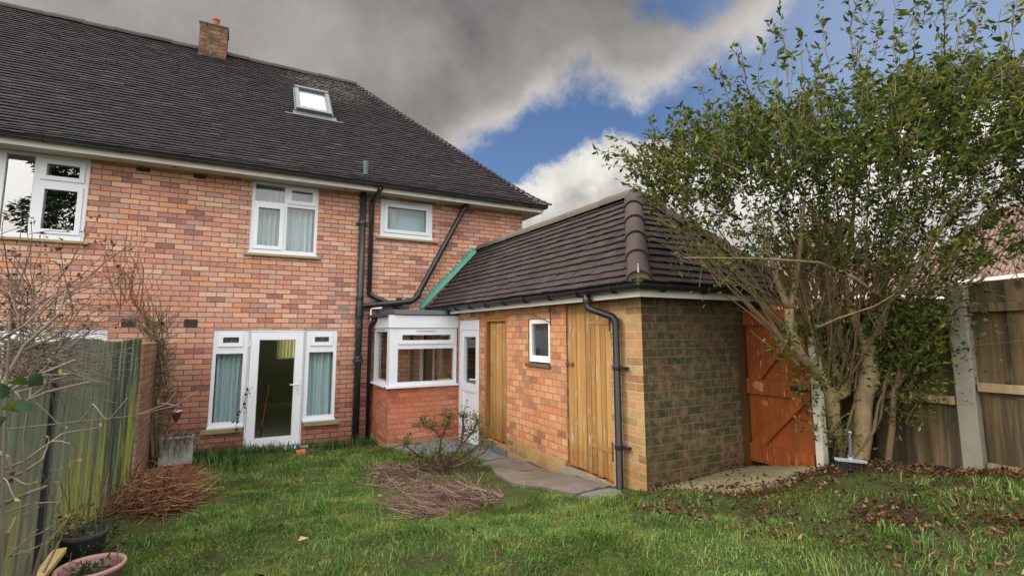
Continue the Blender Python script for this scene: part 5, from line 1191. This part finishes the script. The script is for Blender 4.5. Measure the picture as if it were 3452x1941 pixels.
# bare shoots sticking out of the top and left
for (dx, dy, t, ex, ey) in [(1985, 240, 4.2, 1960, 5), (2090, 200, 4.0, 2060, 0), (2145, 180, 4.1, 2135, -10), (2160, 190, 4.1, 2170, -10), (2255, 150, 3.9, 2245, -20), (2300, 120, 3.9, 2300, 10), (2380, 120, 3.8, 2370, -10), (2450, 110, 3.8, 2470, -20), (2530, 140, 3.7, 2560, -20),
        (1900, 260, 4.2, 1840, 115), (1860, 300, 4.2, 1790, 180), (1820, 330, 4.3, 1755, 215), (1790, 350, 4.3, 1690, 270), (1770, 400, 4.2, 1690, 320), (1720, 430, 4.1, 1525, 345), (1710, 455, 4.1, 1497, 378), (1720, 480, 4.0, 1520, 415), (1700, 490, 4.1, 1600, 400), (2050, 230, 4.3, 2060, 120), (2200, 150, 4.2, 2215, 60), (2420, 160, 4.1, 2400, 40)]:
    p0, p1 = at(dx, dy, t), at(ex, ey, t+r_.uniform(-.25, .25)); pts = [p0.lerp(p1, j/6)+Vector((r_.uniform(-.015, .015), r_.uniform(-.015, .015), .05*math.sin(math.pi*j/6)*(1 if ex < 1750 else .3))) for j in range(7)]
    mbW.tube(pts, [.0048*(1-.6*j/6) for j in range(7)], 4); add_leaves(pts, .55, 6, .075); add_leaves(pts, .0, 12, .05)
    for q in range(3):
        s2 = branch(pts[r_.randint(0, 3)], (p1-p0).normalized()+Vector((r_.gauss(0, .6), r_.gauss(0, .6), r_.gauss(0, .5))), .25, 3, .1, .02, r_); mbW.tube(s2, .0025, 3); add_leaves(s2, .2, 7, .055)
for _ in range(20):
    dx = r_.uniform(1880, 2640); y0 = 290-.14*(dx-1880); dy1 = y0-r_.uniform(60, 230); t = r_.uniform(3.6, 4.4)
    p0, p1 = at(dx, y0+20, t), at(dx+r_.uniform(-25, 35), dy1, t+r_.uniform(-.2, .2)); pts = [p0.lerp(p1, j/6)+Vector((r_.uniform(-.012, .012), r_.uniform(-.012, .012), 0)) for j in range(7)]
    mbW.tube(pts, [.0042*(1-.6*j/6) for j in range(7)], 4); add_leaves(pts, .0, r_.randint(1, 9), r_.uniform(.045, .085)); add_leaves(pts, .8, r_.randint(2, 5), .085)
# low leafy sprigs and ivy around the stems, and the branch over the outbuilding roof
for (dx, dy, t, nn, sp_) in [(1985, 850, 4.15, 60, .10), (1960, 870, 4.1, 45, .07), (2020, 960, 4.2, 50, .08), (2090, 870, 4.3, 80, .14), (2050, 1060, 4.3, 60, .10), (2060, 1010, 4.3, 40, .08), (2160, 930, 4.35, 14, .08), (2275, 830, 4.55, 150, .17), (2330, 780, 4.5, 120, .18), (2280, 920, 4.6, 90, .12), (2300, 980, 4.6, 50, .10), (2265, 1040, 4.6, 35, .08), (2330, 850, 4.5, 80, .13), (2205, 900, 4.6, 14, .08), (2120, 1090, 4.25, 60, .07), (2095, 1130, 4.3, 50, .06), (2120, 850, 4.3, 30, .10), (2060, 930, 4.15, 60, .09), (2100, 960, 4.3, 40, .07), (2300, 850, 4.5, 120, .15), (2255, 780, 4.5, 70, .15), (2370, 730, 4.3, 90, .15), (2040, 800, 4.2, 70, .12),
        (1880, 650, 3.9, 70, .14), (1800, 690, 3.85, 60, .12), (1740, 640, 3.8, 40, .09), (1840, 610, 3.95, 60, .13), (1780, 600, 3.9, 45, .12), (1950, 700, 4.1, 60, .13), (2130, 760, 4.3, 70, .16)]:
    c = bat(dx, dy, t)
    for _ in range(int(nn*(4.0 if dy > 720 and dx > 2190 else (1.5 if dx > 1925 else .8)))):
        LP.append(c+Vector((r_.gauss(0, sp_), r_.gauss(0, sp_), r_.gauss(0, sp_)))); LD.append(Vector((r_.gauss(0, 1), r_.gauss(0, 1), r_.gauss(-.2, .7)))); LS.append(r_.uniform(.028, .06))
    for _ in range(max(3, nn//12)):
        s2 = branch(c+Vector((r_.gauss(0, sp_*.5), r_.gauss(0, sp_*.5), -sp_*.8)), (r_.gauss(0, .6), r_.gauss(0, .6), 1), sp_*2.2, 4, .2, 0, r_); mbW.tube(s2, .003, 3)
mbW.build('stem', MAT['twig'], bush)
leaf_cloud('foliage', [tuple(v) for v in LP], [tuple(v) for v in LD], LS, MAT['bush_leaf'], bush)
print('bush leaves', len(LP))

# ------------------------------------------------------------------ broom
p = at(2145, 1218, 3.98); p.z = float(gz(p.x, p.y))
BR = thing('broom', 'grey-handled broom with black bristles leaning against the bush stems', 'broom', p)
top = at(2138, 1090, 4.18); ax_ = cr*.98+Vector((0, 0, -.09)); base = p+Vector((0, 0, .085))
mb = MB(); mb.tube([base+Vector((0, 0, .03)), base.lerp(top, .5), top], .011, 10); mb.build('handle', plain('broom_handle', (.10, .10, .13), .35, .1, 8), BR)
mb = MB(); mb.tube([top, top+(top-base).normalized()*.015], .0125, 10); mb.build('handle_cap', MAT['white_paint'], BR)
def obox(mb, c, ax, L, h, d, taper=1.0):
    ax = Vector(ax).normalized(); fw_ = cN; up_ = ax.cross(fw_); up_ = up_ if up_.z > 0 else -up_; vs = []
    for sz, k in ((-1, taper), (1, 1)):
        for sx_, sy_ in ((-1, -1), (1, -1), (1, 1), (-1, 1)): vs.append(c+ax*sx_*L/2*k+fw_*sy_*d/2*k+up_*sz*h/2)
    mb.add(vs, [(0, 3, 2, 1), (4, 5, 6, 7), (0, 1, 5, 4), (1, 2, 6, 5), (2, 3, 7, 6), (3, 0, 4, 7)])
mb = MB(); obox(mb, base, ax_, .235, .022, .05); mb.tube([base, base+(top-base).normalized()*.05], .017, 8); mb.build('broom_head', MAT['grey_plastic'], BR, bevel=.003)
n = 900; u = rng.uniform(-.115, .115, n); v = rng.uniform(-.02, .02, n)
A = np.array(base)[None]+u[:, None]*np.array(ax_)[None]+v[:, None]*np.array(cN)[None]+np.array([0, 0, -.011]); B = A+np.stack([u*.12, v*.3-.005, np.full(n, -.075)], 1)+rng.normal(0, .004, (n, 3))
sticks('bristle', A, B, np.full(n, .0016), MAT['bristle'], BR, r1=1.0)

# ------------------------------------------------------------------ small shrub in the bed
p = Vector((*ground_at(1120, 1185), 0)); p.z = float(gz(p.x, p.y))
SH = thing('small_shrub', 'half-bare gnarled shrub with tufts of small leaves before the bay window', 'shrub', p)
r_ = random.Random(5); mb = MB(); LP, LD, LS = [], [], []
dep = float(np.dot(np.array(p)-CAM, CF))
arms = [[(1125, 1180, 0), (1135, 1150, 0), (1160, 1120, .05), (1190, 1085, .1), (1200, 1060, .1)], [(1120, 1180, 0), (1105, 1140, -.05), (1110, 1100, -.05), (1085, 1075, -.05), (1065, 1065, 0)], [(1160, 1120, .05), (1165, 1085, .1), (1165, 1050, .1)], [(1125, 1175, 0), (1095, 1165, -.1), (1060, 1150, -.15), (1020, 1120, -.2)],
        [(1130, 1165, .05), (1175, 1140, .15), (1215, 1110, .2)], [(1110, 1100, -.05), (1125, 1070, -.05), (1130, 1050, 0)], [(1140, 1175, -.1), (1180, 1160, -.15), (1225, 1130, -.1)], [(1115, 1180, -.1), (1080, 1170, -.2), (1050, 1165, -.25)]]
for arm in arms:
    pts = [at(a, b, dep+c) for a, b, c in arm]; mb.tube(pts, [.016*(1-.6*i/len(pts)) for i in range(len(pts))], 6)
    for i in range(1, len(pts)):
        for _ in range(9):
            s2 = branch(pts[i], (r_.gauss(0, 1), r_.gauss(0, 1), r_.gauss(.6, .6)), r_.uniform(.06, .18), 3, .3, .05, r_); mb.tube(s2, [.0045, .0035, .0025, .002], 4)
            if i >= len(pts)-2 or r_.random() < .3:
                for q in s2[1:]:
                    for _k in range(5): LP.append(q+Vector((r_.gauss(0, .02), r_.gauss(0, .02), r_.gauss(0, .018)))); LD.append(Vector((r_.gauss(0, 1), r_.gauss(0, 1), r_.gauss(.5, .6)))); LS.append(r_.uniform(.018, .036))
for _ in range(150):
    s2 = branch(p+Vector((r_.gauss(0, .16), r_.gauss(0, .16), 0)), (r_.gauss(0, 1), r_.gauss(0, 1), r_.uniform(.3, 1.2)), r_.uniform(.08, .28), 4, .3, 0, r_); mb.tube(s2, .0032, 3)
mb.build('stem', MAT['dark_twig'], SH)
leaf_cloud('foliage', [tuple(v) for v in LP], [tuple(v) for v in LD], LS, leafmat('shrub_leaf', [(0, (.035, .045, .014)), (.5, (.085, .095, .028)), (1, (.17, .165, .06))], .2), SH)

# ------------------------------------------------------------------ climbing shrub at the end of the fence
p = Vector((-.50, -.62, .32))
CL = thing('climbing_shrub', 'pruned shrub with twisted stems and upright thin red shoots between the fence and the house', 'shrub', p)
r_ = random.Random(9); mbA = MB(); mbB = MB(); cd = 8.0
C0 = lambda dx, dy, y=-.6: Vector(CAM+((y-CAM[1])/((CR*(dx*1.34006-1726)/F_PX+CU*(PY-dy*1.34006)/F_PX+CF)[1]))*(CR*(dx*1.34006-1726)/F_PX+CU*(PY-dy*1.34006)/F_PX+CF))
for pl, rr in (([(385, 1150), (380, 1080), (388, 1030), (402, 980), (408, 930), (400, 880), (385, 840)], .018), ([(405, 1150), (400, 1080), (408, 1020), (428, 975), (425, 930), (405, 885), (395, 845)], .016), ([(395, 1150), (392, 1060), (395, 1000), (410, 955), (400, 900), (380, 860), (365, 800), (330, 750)], .018), ([(415, 1130), (425, 1060), (440, 1010), (430, 960), (418, 900)], .014)):
    pts = [C0(a, b, -.6+r_.uniform(-.06, .06)) for a, b in pl]; mbA.tube(pts, [rr*(1-.35*i/len(pts)) for i in range(len(pts))], 7)
for _ in range(190):
    f = r_.uniform(850, 1090); b0 = C0(405+r_.uniform(-15, 20), f, -.6+r_.uniform(-.08, .08)); s2 = branch(b0, (r_.gauss(.25, .8), r_.gauss(-.2, .6), r_.gauss(.6, .5)), r_.uniform(.08, .26), 4, .25, .02, r_); mbA.tube(s2, [.006, .005, .004, .003, .0025], 4)
for _ in range(60):
    b0 = C0(395+r_.gauss(0, 18), r_.uniform(815, 870), -.6+r_.uniform(-.1, .1)); s2 = branch(b0, (r_.gauss(-.25, .5), r_.gauss(-.1, .4), r_.uniform(.4, 1)), r_.uniform(.25, .6), 5, .14, .03, r_); mbA.tube(s2, [.007, .006, .005, .004, .003, .002], 4)
for (x0, y0, x1, y1) in ((330, 750, 320, 560), (335, 770, 345, 640), (340, 760, 300, 600), (320, 760, 268, 620), (300, 770, 262, 590), (340, 770, 365, 580), (350, 790, 395, 650), (360, 800, 420, 660), (310, 760, 310, 590), (325, 755, 335, 575), (290, 740, 225, 650), (345, 790, 330, 610), (300, 780, 285, 570), (352, 780, 352, 560), (280, 770, 200, 690), (260, 780, 150, 740), (365, 830, 372, 700)):
    a, b = C0(x0, y0), C0(x1, y1, -.6+r_.uniform(-.15, .25)); pts = [a.lerp(b, j/6)+Vector((r_.uniform(-.012, .012), r_.uniform(-.02, .02), 0))+Vector((.035*math.sin(math.pi*j/6)*r_.choice((-1, 1)), 0, 0)) for j in range(7)]
    mbB.tube(pts, [.0078*(1-.65*j/6) for j in range(7)], 4)
    for q in range(4):
        s2 = branch(pts[r_.randint(1, 4)], (r_.gauss(0, .7), r_.gauss(0, .5), r_.uniform(.2, 1)), r_.uniform(.1, .3), 4, .12, .02, r_); mbB.tube(s2, [.003, .0026, .0022, .0018, .0014], 3)
for _ in range(70):
    a = C0(r_.uniform(150, 380), r_.uniform(740, 830), -.7+r_.uniform(-.2, .2)); s2 = branch(a, (r_.gauss(-.3, .9), r_.gauss(0, .5), r_.gauss(0, .5)), r_.uniform(.2, .6), 5, .16, .01, r_); mbB.tube(s2, .0024, 3)
mbA.build('trunk', MAT['olive_bark'], CL); mbB.build('shoot', MAT['red_twig'], CL)

# ------------------------------------------------------------------ neighbour's dry thicket over the fence, near camera
p = Vector((-.95, -4.6, .6))
NB = thing('dry_thicket', 'tangle of bare grey-brown twigs with withered heads overhanging the left fence', 'shrub', p)
r_ = random.Random(31); mb = MB(); HP, HD, HS = [], [], []
for _ in range(110):
    a = at(r_.uniform(-80, 120), r_.uniform(790, 960), r_.uniform(2.6, 3.7)); d = (r_.gauss(.1, .9), r_.gauss(0, .7), r_.gauss(.35, .6))
    s2 = branch(a, d, r_.uniform(.2, .65), 6, .22, .02, r_); mb.tube(s2, [.0034*(1-.6*j/6) for j in range(7)], 4)
    for q in range(2):
        s3 = branch(s2[r_.randint(2, 6)], (r_.gauss(0, 1), r_.gauss(0, 1), r_.gauss(.3, .6)), r_.uniform(.06, .22), 4, .28, 0, r_); mb.tube(s3, .0022, 3)
        if r_.random() < .6:
            for _k in range(4): HP.append(s3[-1]+Vector((r_.gauss(0, .012), r_.gauss(0, .012), r_.gauss(0, .012)))); HD.append(Vector((r_.gauss(0, 1), r_.gauss(0, 1), r_.gauss(0, 1)))); HS.append(r_.uniform(.015, .035))
for _ in range(34):
    a = at(r_.uniform(-20, 190), r_.uniform(700, 800), r_.uniform(2.9, 3.9)); s2 = branch(a, (r_.gauss(.1, .5), r_.gauss(0, .4), r_.uniform(.5, 1)), r_.uniform(.3, .62), 6, .14, .02, r_); mb.tube(s2, [.004*(1-.6*j/6) for j in range(7)], 4)
    for _k in range(5): HP.append(s2[-1]+Vector((r_.gauss(0, .015), r_.gauss(0, .015), r_.gauss(0, .015)))); HD.append(Vector((r_.gauss(0, 1), r_.gauss(0, 1), r_.gauss(0, 1)))); HS.append(r_.uniform(.018, .04))
# dense mat lying over the fence top
for _ in range(260):
    a = at(r_.uniform(-60, 175), r_.gauss(905, 30), r_.uniform(2.5, 3.5)); s2 = branch(a, (r_.gauss(.5, .5), r_.gauss(-.25, .5), r_.gauss(.05, .25)), r_.uniform(.15, .45), 5, .16, 0, r_); mb.tube(s2, .0019, 3)
mb.build('twig', MAT['grey_twig'], NB)
leaf_cloud('foliage', [tuple(v) for v in HP], [tuple(v) for v in HD], HS, leafmat('withered', [(0, (.06, .035, .025)), (1, (.20, .13, .10))], .05, .8), NB, width=.7)  # the thicket's withered heads, shaped as small folded leaves

# cut woody shrub at the lower left, in front of the fence
p = at(40, 1430, 1.9); p.z = float(gz(p.x, p.y))
CS = thing('cut_back_shrub', 'pruned leafless shrub with pale cut branches in the lower left corner', 'shrub', p)
r_ = random.Random(17); mb = MB(); LP, LD, LS = [], [], []
for pl, rr in (([(-30, 1230, 1.7), (30, 1200, 1.7), (70, 1180, 1.72), (108, 1155, 1.75)], .009), ([(-40, 1200, 1.7), (60, 1160, 1.7), (130, 1110, 1.75), (158, 1090, 1.8)], .007), ([(-20, 1130, 1.7), (20, 1150, 1.7), (32, 1185, 1.7), (28, 1210, 1.72)], .012), ([(0, 1270, 1.7), (70, 1240, 1.7), (118, 1222, 1.75)], .011), ([(-20, 1300, 1.65), (80, 1265, 1.7), (152, 1262, 1.75)], .005),
        ([(0, 1430, 1.75), (20, 1340, 1.75), (40, 1300, 1.8)], .009), ([(85, 1448, 1.8), (105, 1380, 1.8), (118, 1330, 1.8)], .011), ([(60, 1470, 1.8), (75, 1390, 1.8), (80, 1350, 1.82)], .007), ([(110, 1440, 1.8), (150, 1360, 1.85), (165, 1325, 1.85)], .006), ([(-10, 1500, 1.6), (20, 1400, 1.65), (95, 1330, 1.7)], .006),
        ([(30, 1480, 1.7), (55, 1300, 1.7), (62, 1200, 1.7), (60, 1100, 1.7), (75, 1000, 1.7), (80, 960, 1.72)], .007), ([(5, 1480, 1.6), (8, 1200, 1.6), (15, 1000, 1.6), (22, 880, 1.6), (25, 790, 1.62)], .0075), ([(-20, 1020, 1.55), (10, 960, 1.6), (60, 870, 1.65), (150, 790, 1.7)], .010), ([(0, 1000, 1.6), (80, 950, 1.65), (190, 905, 1.7)], .009), ([(10, 1030, 1.6), (120, 985, 1.65), (225, 960, 1.7)], .007),
        ([(10, 1080, 1.75), (200, 1060, 2.0), (340, 1045, 2.3), (440, 1020, 2.6), (500, 980, 2.8)], .004), ([(275, 1055, 2.1), (300, 1025, 2.1), (322, 1000, 2.12)], .004), ([(200, 1060, 2.0), (225, 1030, 2.0), (232, 1015, 2.0)], .004), ([(340, 1045, 2.3), (420, 1015, 2.4), (443, 985, 2.42)], .0035),
        ([(75, 1000, 1.7), (110, 975, 1.72), (133, 955, 1.72)], .005), ([(75, 1030, 1.7), (50, 1000, 1.7), (45, 985, 1.7)], .006), ([(140, 1290, 1.8), (165, 1230, 1.8), (160, 1190, 1.8)], .0035), ([(60, 880, 1.65), (130, 850, 1.7), (160, 830, 1.7)], .007), ([(-10, 860, 1.6), (60, 820, 1.6), (140, 740, 1.7)], .006)):
    rr *= .66; pts = [at(a, b, c) for a, b, c in pl]; mb.tube(pts, [rr*(1-.45*i/len(pts)) for i in range(len(pts))], 7)
    for i in range(1, len(pts)):
        if r_.random() < .55:
            s2 = branch(pts[i], (r_.gauss(.3, .8), r_.gauss(.2, .6), r_.gauss(.4, .6)), r_.uniform(.05, .16), 4, .2, 0, r_); mb.tube(s2, [.003, .0026, .0022, .0018, .0016], 4)
            for _k in range(2): LP.append(s2[-1]); LD.append(Vector((r_.gauss(0, 1), r_.gauss(0, 1), r_.gauss(.6, .5)))); LS.append(r_.uniform(.012, .022))
mb.build('branch', MAT['cut_twig'], CS)
leaf_cloud('foliage', [tuple(v) for v in LP], [tuple(v) for v in LD], LS, leafmat('bud', [(0, (.12, .05, .02)), (.5, (.25, .22, .06)), (1, (.35, .33, .10))], .1), CS, width=.6)  # buds at the twig tips, shaped as small folded leaves
LP = [at(*q) for q in ((5, 990, 1.5), (25, 1000, 1.5), (48, 968, 1.52), (55, 1000, 1.52), (2, 1030, 1.5), (18, 1050, 1.5), (-2, 960, 1.5), (70, 975, 1.55))]
leaf_cloud('leaf', [tuple(v) for v in LP], [(r_.gauss(.3, .6), r_.gauss(0, .4), r_.gauss(0, .5)) for _ in LP], [.055]*len(LP), MAT['ivy_leaf'], CS, width=.85)

# ------------------------------------------------------------------ pots, planter, basket, plank and shard
px_, py_ = -.30, -5.06; pz = float(gz(px_, py_))
PT = thing('plant_pot', 'round pink plastic plant pot with withered growth in the lower left', 'plant pot', (px_, py_, pz-.05))
mb = MB(); mb.lathe([(.10, .0), (.11, .0), (.142, .16), (.152, .165), (.156, .178), (.152, .190), (.140, .190), (.134, .178), (.130, .13)], (px_, py_, .53), 36); mb.build('pot', MAT['pink_plastic'], PT, smooth=True)
mb = MB(); mb.lathe([(.0, .125), (.06, .14), (.133, .125)], (px_, py_, .53), 20); mb.build('soil', MAT['soil'], PT)
r_ = random.Random(3); mb = MB()
for _ in range(16):
    s2 = branch((px_+r_.gauss(0, .05), py_+r_.gauss(0, .05), .65), (r_.gauss(0, .8), r_.gauss(0, .8), r_.uniform(.2, 1)), r_.uniform(.08, .24), 5, .3, -.05, r_); mb.tube(s2, .0024, 4)
mb.build('stem', MAT['grey_twig'], PT)
P = [(px_+r_.gauss(0, .055), py_+r_.gauss(0, .055), .67+r_.uniform(0, .05)) for _ in range(90)]
leaf_cloud('foliage', P, [(r_.gauss(0, 1), r_.gauss(0, 1), r_.gauss(.3, .5)) for _ in P], [r_.uniform(.02, .045) for _ in P], MAT['ivy_leaf'], PT)
p = Vector((-.46, -4.42, 0)); p.z = float(gz(p.x, p.y))
PK = thing('plant_pot', 'dark mossy pot with trailing plant against the green fence', 'plant pot', p)
mb = MB(); mb.lathe([(.07, -.03), (.085, -.03), (.115, .15), (.122, .155), (.12, .18), (.108, .18), (.105, .15), (0, .15)], p, 24); mb.build('pot', MAT['felt'], PK, smooth=True)
P = [tuple(p+Vector((r_.gauss(0, .09), r_.gauss(0, .09), .12+r_.gauss(.02, .07)))) for _ in range(520)]
leaf_cloud('foliage', P, [(r_.gauss(0, 1), r_.gauss(0, 1), r_.gauss(0, .7)) for _ in P], [r_.uniform(.015, .04) for _ in P], MAT['ivy_leaf'], PK)
mb = MB()
for _ in range(14):
    s2 = branch(p+Vector((r_.gauss(0, .05), r_.gauss(0, .05), .15)), (r_.gauss(-.1, .4), r_.gauss(.1, .5), 1), r_.uniform(.2, .75), 6, .12, .02, r_); mb.tube(s2, .0026, 3)
mb.build('stem', MAT['twig'], PK)
a, b = at(150, 1385, 2.95), at(80, 1470, 2.55); mb = MB(); dv = (b-a).normalized(); sv = dv.cross(Vector((0, 0, 1))).normalized()*.032; uv_ = Vector((0, 0, .016))
vs = [a-sv-uv_, a+sv-uv_, a+sv+uv_, a-sv+uv_, b-sv-uv_, b+sv-uv_, b+sv+uv_, b-sv+uv_]; mb.add(vs, [(0, 1, 2, 3), (7, 6, 5, 4), (0, 1, 5, 4), (1, 2, 6, 5), (2, 3, 7, 6), (3, 0, 4, 7)])
o = mb.build('plank', MAT['plank'], loc=a, bevel=.004); tag(o, 'pale timber plank end propped beside the pink pot', 'plank')
PL_ = thing('planter', 'dirty white trough planter with straw-like growth against the brick wall', 'planter', (-.32, -.42, .3))
mb = MB(); x0, x1, y0, y1, z0, z1 = -.50, -.13, -.56, -.30, .24, .60
for q in (((x0, y0, z0), (x1, y0+.02, z1)), ((x0, y1-.02, z0), (x1, y1, z1)), ((x0, y0+.021, z0), (x0+.02, y1-.021, z1)), ((x1-.02, y0+.021, z0), (x1, y1-.021, z1))): mb.box(*q)
mb.build('trough', plain('weathered_white', (.38, .39, .39), .85, .5, 9), PL_, bevel=.004)
mb = MB(); mb.box((x0+.021, y0+.021, z0), (x1-.021, y1-.021, z1-.03)); mb.build('soil', MAT['soil'], PL_)
n = 420; A = np.stack([rng.uniform(x0+.03, x1-.02, n), rng.uniform(y0-.02, y1, n), np.full(n, z1-.03)], 1); B = A+np.stack([rng.normal(.03, .09, n), rng.normal(-.07, .08, n), rng.uniform(-.26, .12, n)], 1)
sticks('dead_growth', A, B, np.full(n, .003), MAT['straw'], PL_, sag=-.15)
BK = thing('hanging_basket', 'cone-shaped wicker basket hanging on thin chains by the brick wall', 'hanging basket', (-.345, -.45, .76))
bx, by = -.345, -.45
mb = MB(); mb.lathe([(.0, .755), (.01, .76), (.066, .905), (.070, .912), (.064, .915), (.0, .86)], (bx, by, 0), 18); mb.build('basket_cone', MAT['dark_wood'], BK)
mb = MB(); mb.lathe([(.066, .908), (.073, .913), (.066, .920), (.060, .914), (.066, .908)], (bx, by, 0), 18); mb.build('rim', MAT['white_paint'], BK)
mb = MB()
for k in range(3):
    a_ = k*2.094; mb.tube([(bx+.066*math.cos(a_), by+.066*math.sin(a_), .912), (bx, by, 1.22)], .0022, 4)
mb.tube([(bx, by, 1.22), (bx-.02, by, 1.30), (bx-.14, by-.02, 1.42)], .003, 4); mb.build('chain', MAT['iron'], BK)
x, y = ground_at(755, 1145); z = float(gz(x, y)); mb = MB(); mb.halfpipe((x-.06, y, z+.02), (x+.06, y+.03, z+.03), .055, .05, (0, -.3, 1), 8, .012); o = mb.build('pot_shard', MAT['terracotta'], loc=(x, y, z)); tag(o, 'broken orange terracotta shard in front of the garden door', 'pot shard')
x, y = ground_at(1215, 1280); P = [(x+r_.gauss(0, .02), y+r_.gauss(0, .02), float(gz(x, y))+.05) for _ in range(4)]
o = leaf_cloud('weed', P, [(r_.gauss(0, 1), r_.gauss(0, 1), .25) for _ in P], [.06]*4, MAT['tuft'], width=.9, loc=(x, y, float(gz(x, y)))); tag(o, 'pale broad-leaved weed at the edge of the straw bed', 'weed')
x, y = ground_at(748, 1380); P = [(x, y, float(gz(x, y))+.05)]
o = leaf_cloud('fallen_leaf', P, [(.9, .4, .12)], [.075], leafmat('tan_leaf', [(0, (.42, .28, .13)), (1, (.48, .33, .17))], .1), width=.6, loc=(x, y, float(gz(x, y)))); tag(o, 'single curled tan leaf on the open lawn', 'leaf')
# stick lying on the concrete path
x, y = ground_at(1325, 1190); z = float(gz(x, y))+.035; mb = MB(); mb.tube([(x-.06, y+.03, z), (x, y, z+.004), (x+.07, y-.02, z)], [.008, .01, .006], 6); o = mb.build('stick', MAT['red_twig'], loc=(x, y, z)); tag(o, 'brown stick lying on the pink concrete path', 'stick')
# ivy spray at the garden door
IV = thing('ivy', 'thin ivy spray climbing beside the garden door', 'ivy', (.42, -.1, .25)); mb = MB()
pts = [C0(a, b, -.10) for a, b in ((585, 1150), (590, 1090), (598, 1055), (612, 1020), (622, 990), (632, 975))]; mb.tube(pts, .004, 5); pts2 = [C0(a, b, -.09) for a, b in ((612, 1020), (610, 1000), (618, 985))]; mb.tube(pts2, .003, 4); mb.build('stem', MAT['twig'], IV)
P, Dl, Ls = [], [], []
for i in range(len(pts)-1):
    for _ in range(5): P.append(tuple(pts[i].lerp(pts[i+1], r_.random())+Vector((r_.gauss(0, .015), -.01, r_.gauss(0, .012))))); Dl.append((r_.gauss(0, 1), r_.gauss(-.4, .3), r_.gauss(0, .7))); Ls.append(r_.uniform(.03, .06))
leaf_cloud('foliage', P, Dl, Ls, MAT['ivy_leaf'], IV, width=.8)

# ================================================================== BACKGROUND HOUSES (beyond the right fence)
def far_house(name_label, c, rotz, w, d, eav, rise, base, wins, brick_m, roof_m, gable=False):
    h = thing('distant_house', name_label, 'house', (c[0], c[1], base)); Mr = Matrix.Rotation(rotz, 4, 'Z'); T_ = lambda x, y, z: Vector((c[0], c[1], 0))+Mr @ Vector((x, y, z))
    mb = MB()
    q = [T_(-w/2, -d/2, base), T_(w/2, -d/2, base), T_(w/2, d/2, base), T_(-w/2, d/2, base)]; t = [v+Vector((0, 0, eav-base)) for v in q]
    mb.add(q+t, [(0, 1, 5, 4), (1, 2, 6, 5), (2, 3, 7, 6), (3, 0, 4, 7), (4, 5, 6, 7)]); mb.build('wall', brick_m, h)
    mb = MB(); o_ = .3; e = [T_(-w/2-o_, -d/2-o_, eav), T_(w/2+o_, -d/2-o_, eav), T_(w/2+o_, d/2+o_, eav), T_(-w/2-o_, d/2+o_, eav)]; r0_, r1_ = T_(-w/2+d*.35, 0, eav+rise), T_(w/2-d*.35, 0, eav+rise)
    e2 = [v-Vector((0, 0, .12)) for v in e]
    mb.add(e+[r0_, r1_], [(0, 1, 5, 4), (1, 2, 5), (2, 3, 4, 5), (3, 0, 4)]); rf = mb.build('roof', roof_m, h)
    mb = MB(); mb.add(e+e2, [(0, 1, 5, 4), (1, 2, 6, 5), (2, 3, 7, 6), (3, 0, 4, 7)]); mb.build('fascia', MAT['white_paint'], h)
    for x0_, x1_, z0_, z1_ in wins:
        mb = MB(); vs = [T_(x0_, -d/2-.03, z0_), T_(x1_, -d/2-.03, z0_), T_(x1_, -d/2-.03, z1_), T_(x0_, -d/2-.03, z1_)]; vs2 = [v+Mr @ Vector((0, .1, 0)) for v in vs]
        mb.add(vs+vs2, [(0, 1, 2, 3), (0, 1, 5, 4), (1, 2, 6, 5), (2, 3, 7, 6), (3, 0, 4, 7)]); wv_ = mb.build('window', MAT['upvc'], h)
        n_ = 2
        for i in range(n_):
            a_, b_ = x0_+(x1_-x0_)*(i+.08)/n_, x0_+(x1_-x0_)*(i+.92)/n_; mb = MB(); mb.quad(T_(a_, -d/2-.04, z0_+.1), T_(b_, -d/2-.04, z0_+.1), T_(b_, -d/2-.04, z1_-.1), T_(a_, -d/2-.04, z1_-.1)); mb.build('pane', MAT['lead'], wv_, recalc=False)
    return h
far_house('orange brick house with pink tiled roof beyond the right fence', (25.6, -2.2), R(62), 8, 6, 3.75, 3.0, -.5, [(-2.6, -1.2, 2.0, 3.4), (.2, 1.8, 2.0, 3.4)], MAT['bgbrick'], MAT['bgtile'])
far_house('brick house with pale eaves seen through the bush stems', (21.5, 4.2), R(62), 9, 6, 3.15, 2.2, -.5, [(-3.2, -1.6, 1.4, 2.8), (-.6, 1.0, 1.4, 2.8), (2.0, 3.4, 1.4, 2.8)], MAT['bgbrick'], MAT['bgtile'])

# ------------------------------------------------------------------ conifer behind the photographer, seen only in the panes
TC = thing('evergreen_tree', 'dark evergreen tree standing behind the viewpoint and mirrored in the upper left window', 'tree', (-5.1, -15, .9))
r_ = random.Random(77); mb = MB(); mb.tube([(-5.1, -15, .8), (-5.1, -15, 6), (-5.1, -15, 14)], [.22, .14, .03], 8); mb.build('trunk', MAT['twig'], TC)
P, Dl, Ls = [], [], []
for _ in range(30000):
    h = r_.uniform(0, 1)**.8; rad = 2.2*(1-h)**.8*math.sqrt(r_.uniform(.15, 1))*(1+.25*math.sin(h*40)); a_ = r_.uniform(0, 6.283)
    P.append((-5.05+rad*math.cos(a_), -15+rad*math.sin(a_), 1.6+h*13)); Dl.append((math.cos(a_)+r_.gauss(0, .5), math.sin(a_)+r_.gauss(0, .5), r_.gauss(-.3, .5))); Ls.append(r_.uniform(.12, .26))
leaf_cloud('crown', P, Dl, Ls, MAT['ivy_leaf'], TC, width=.35)
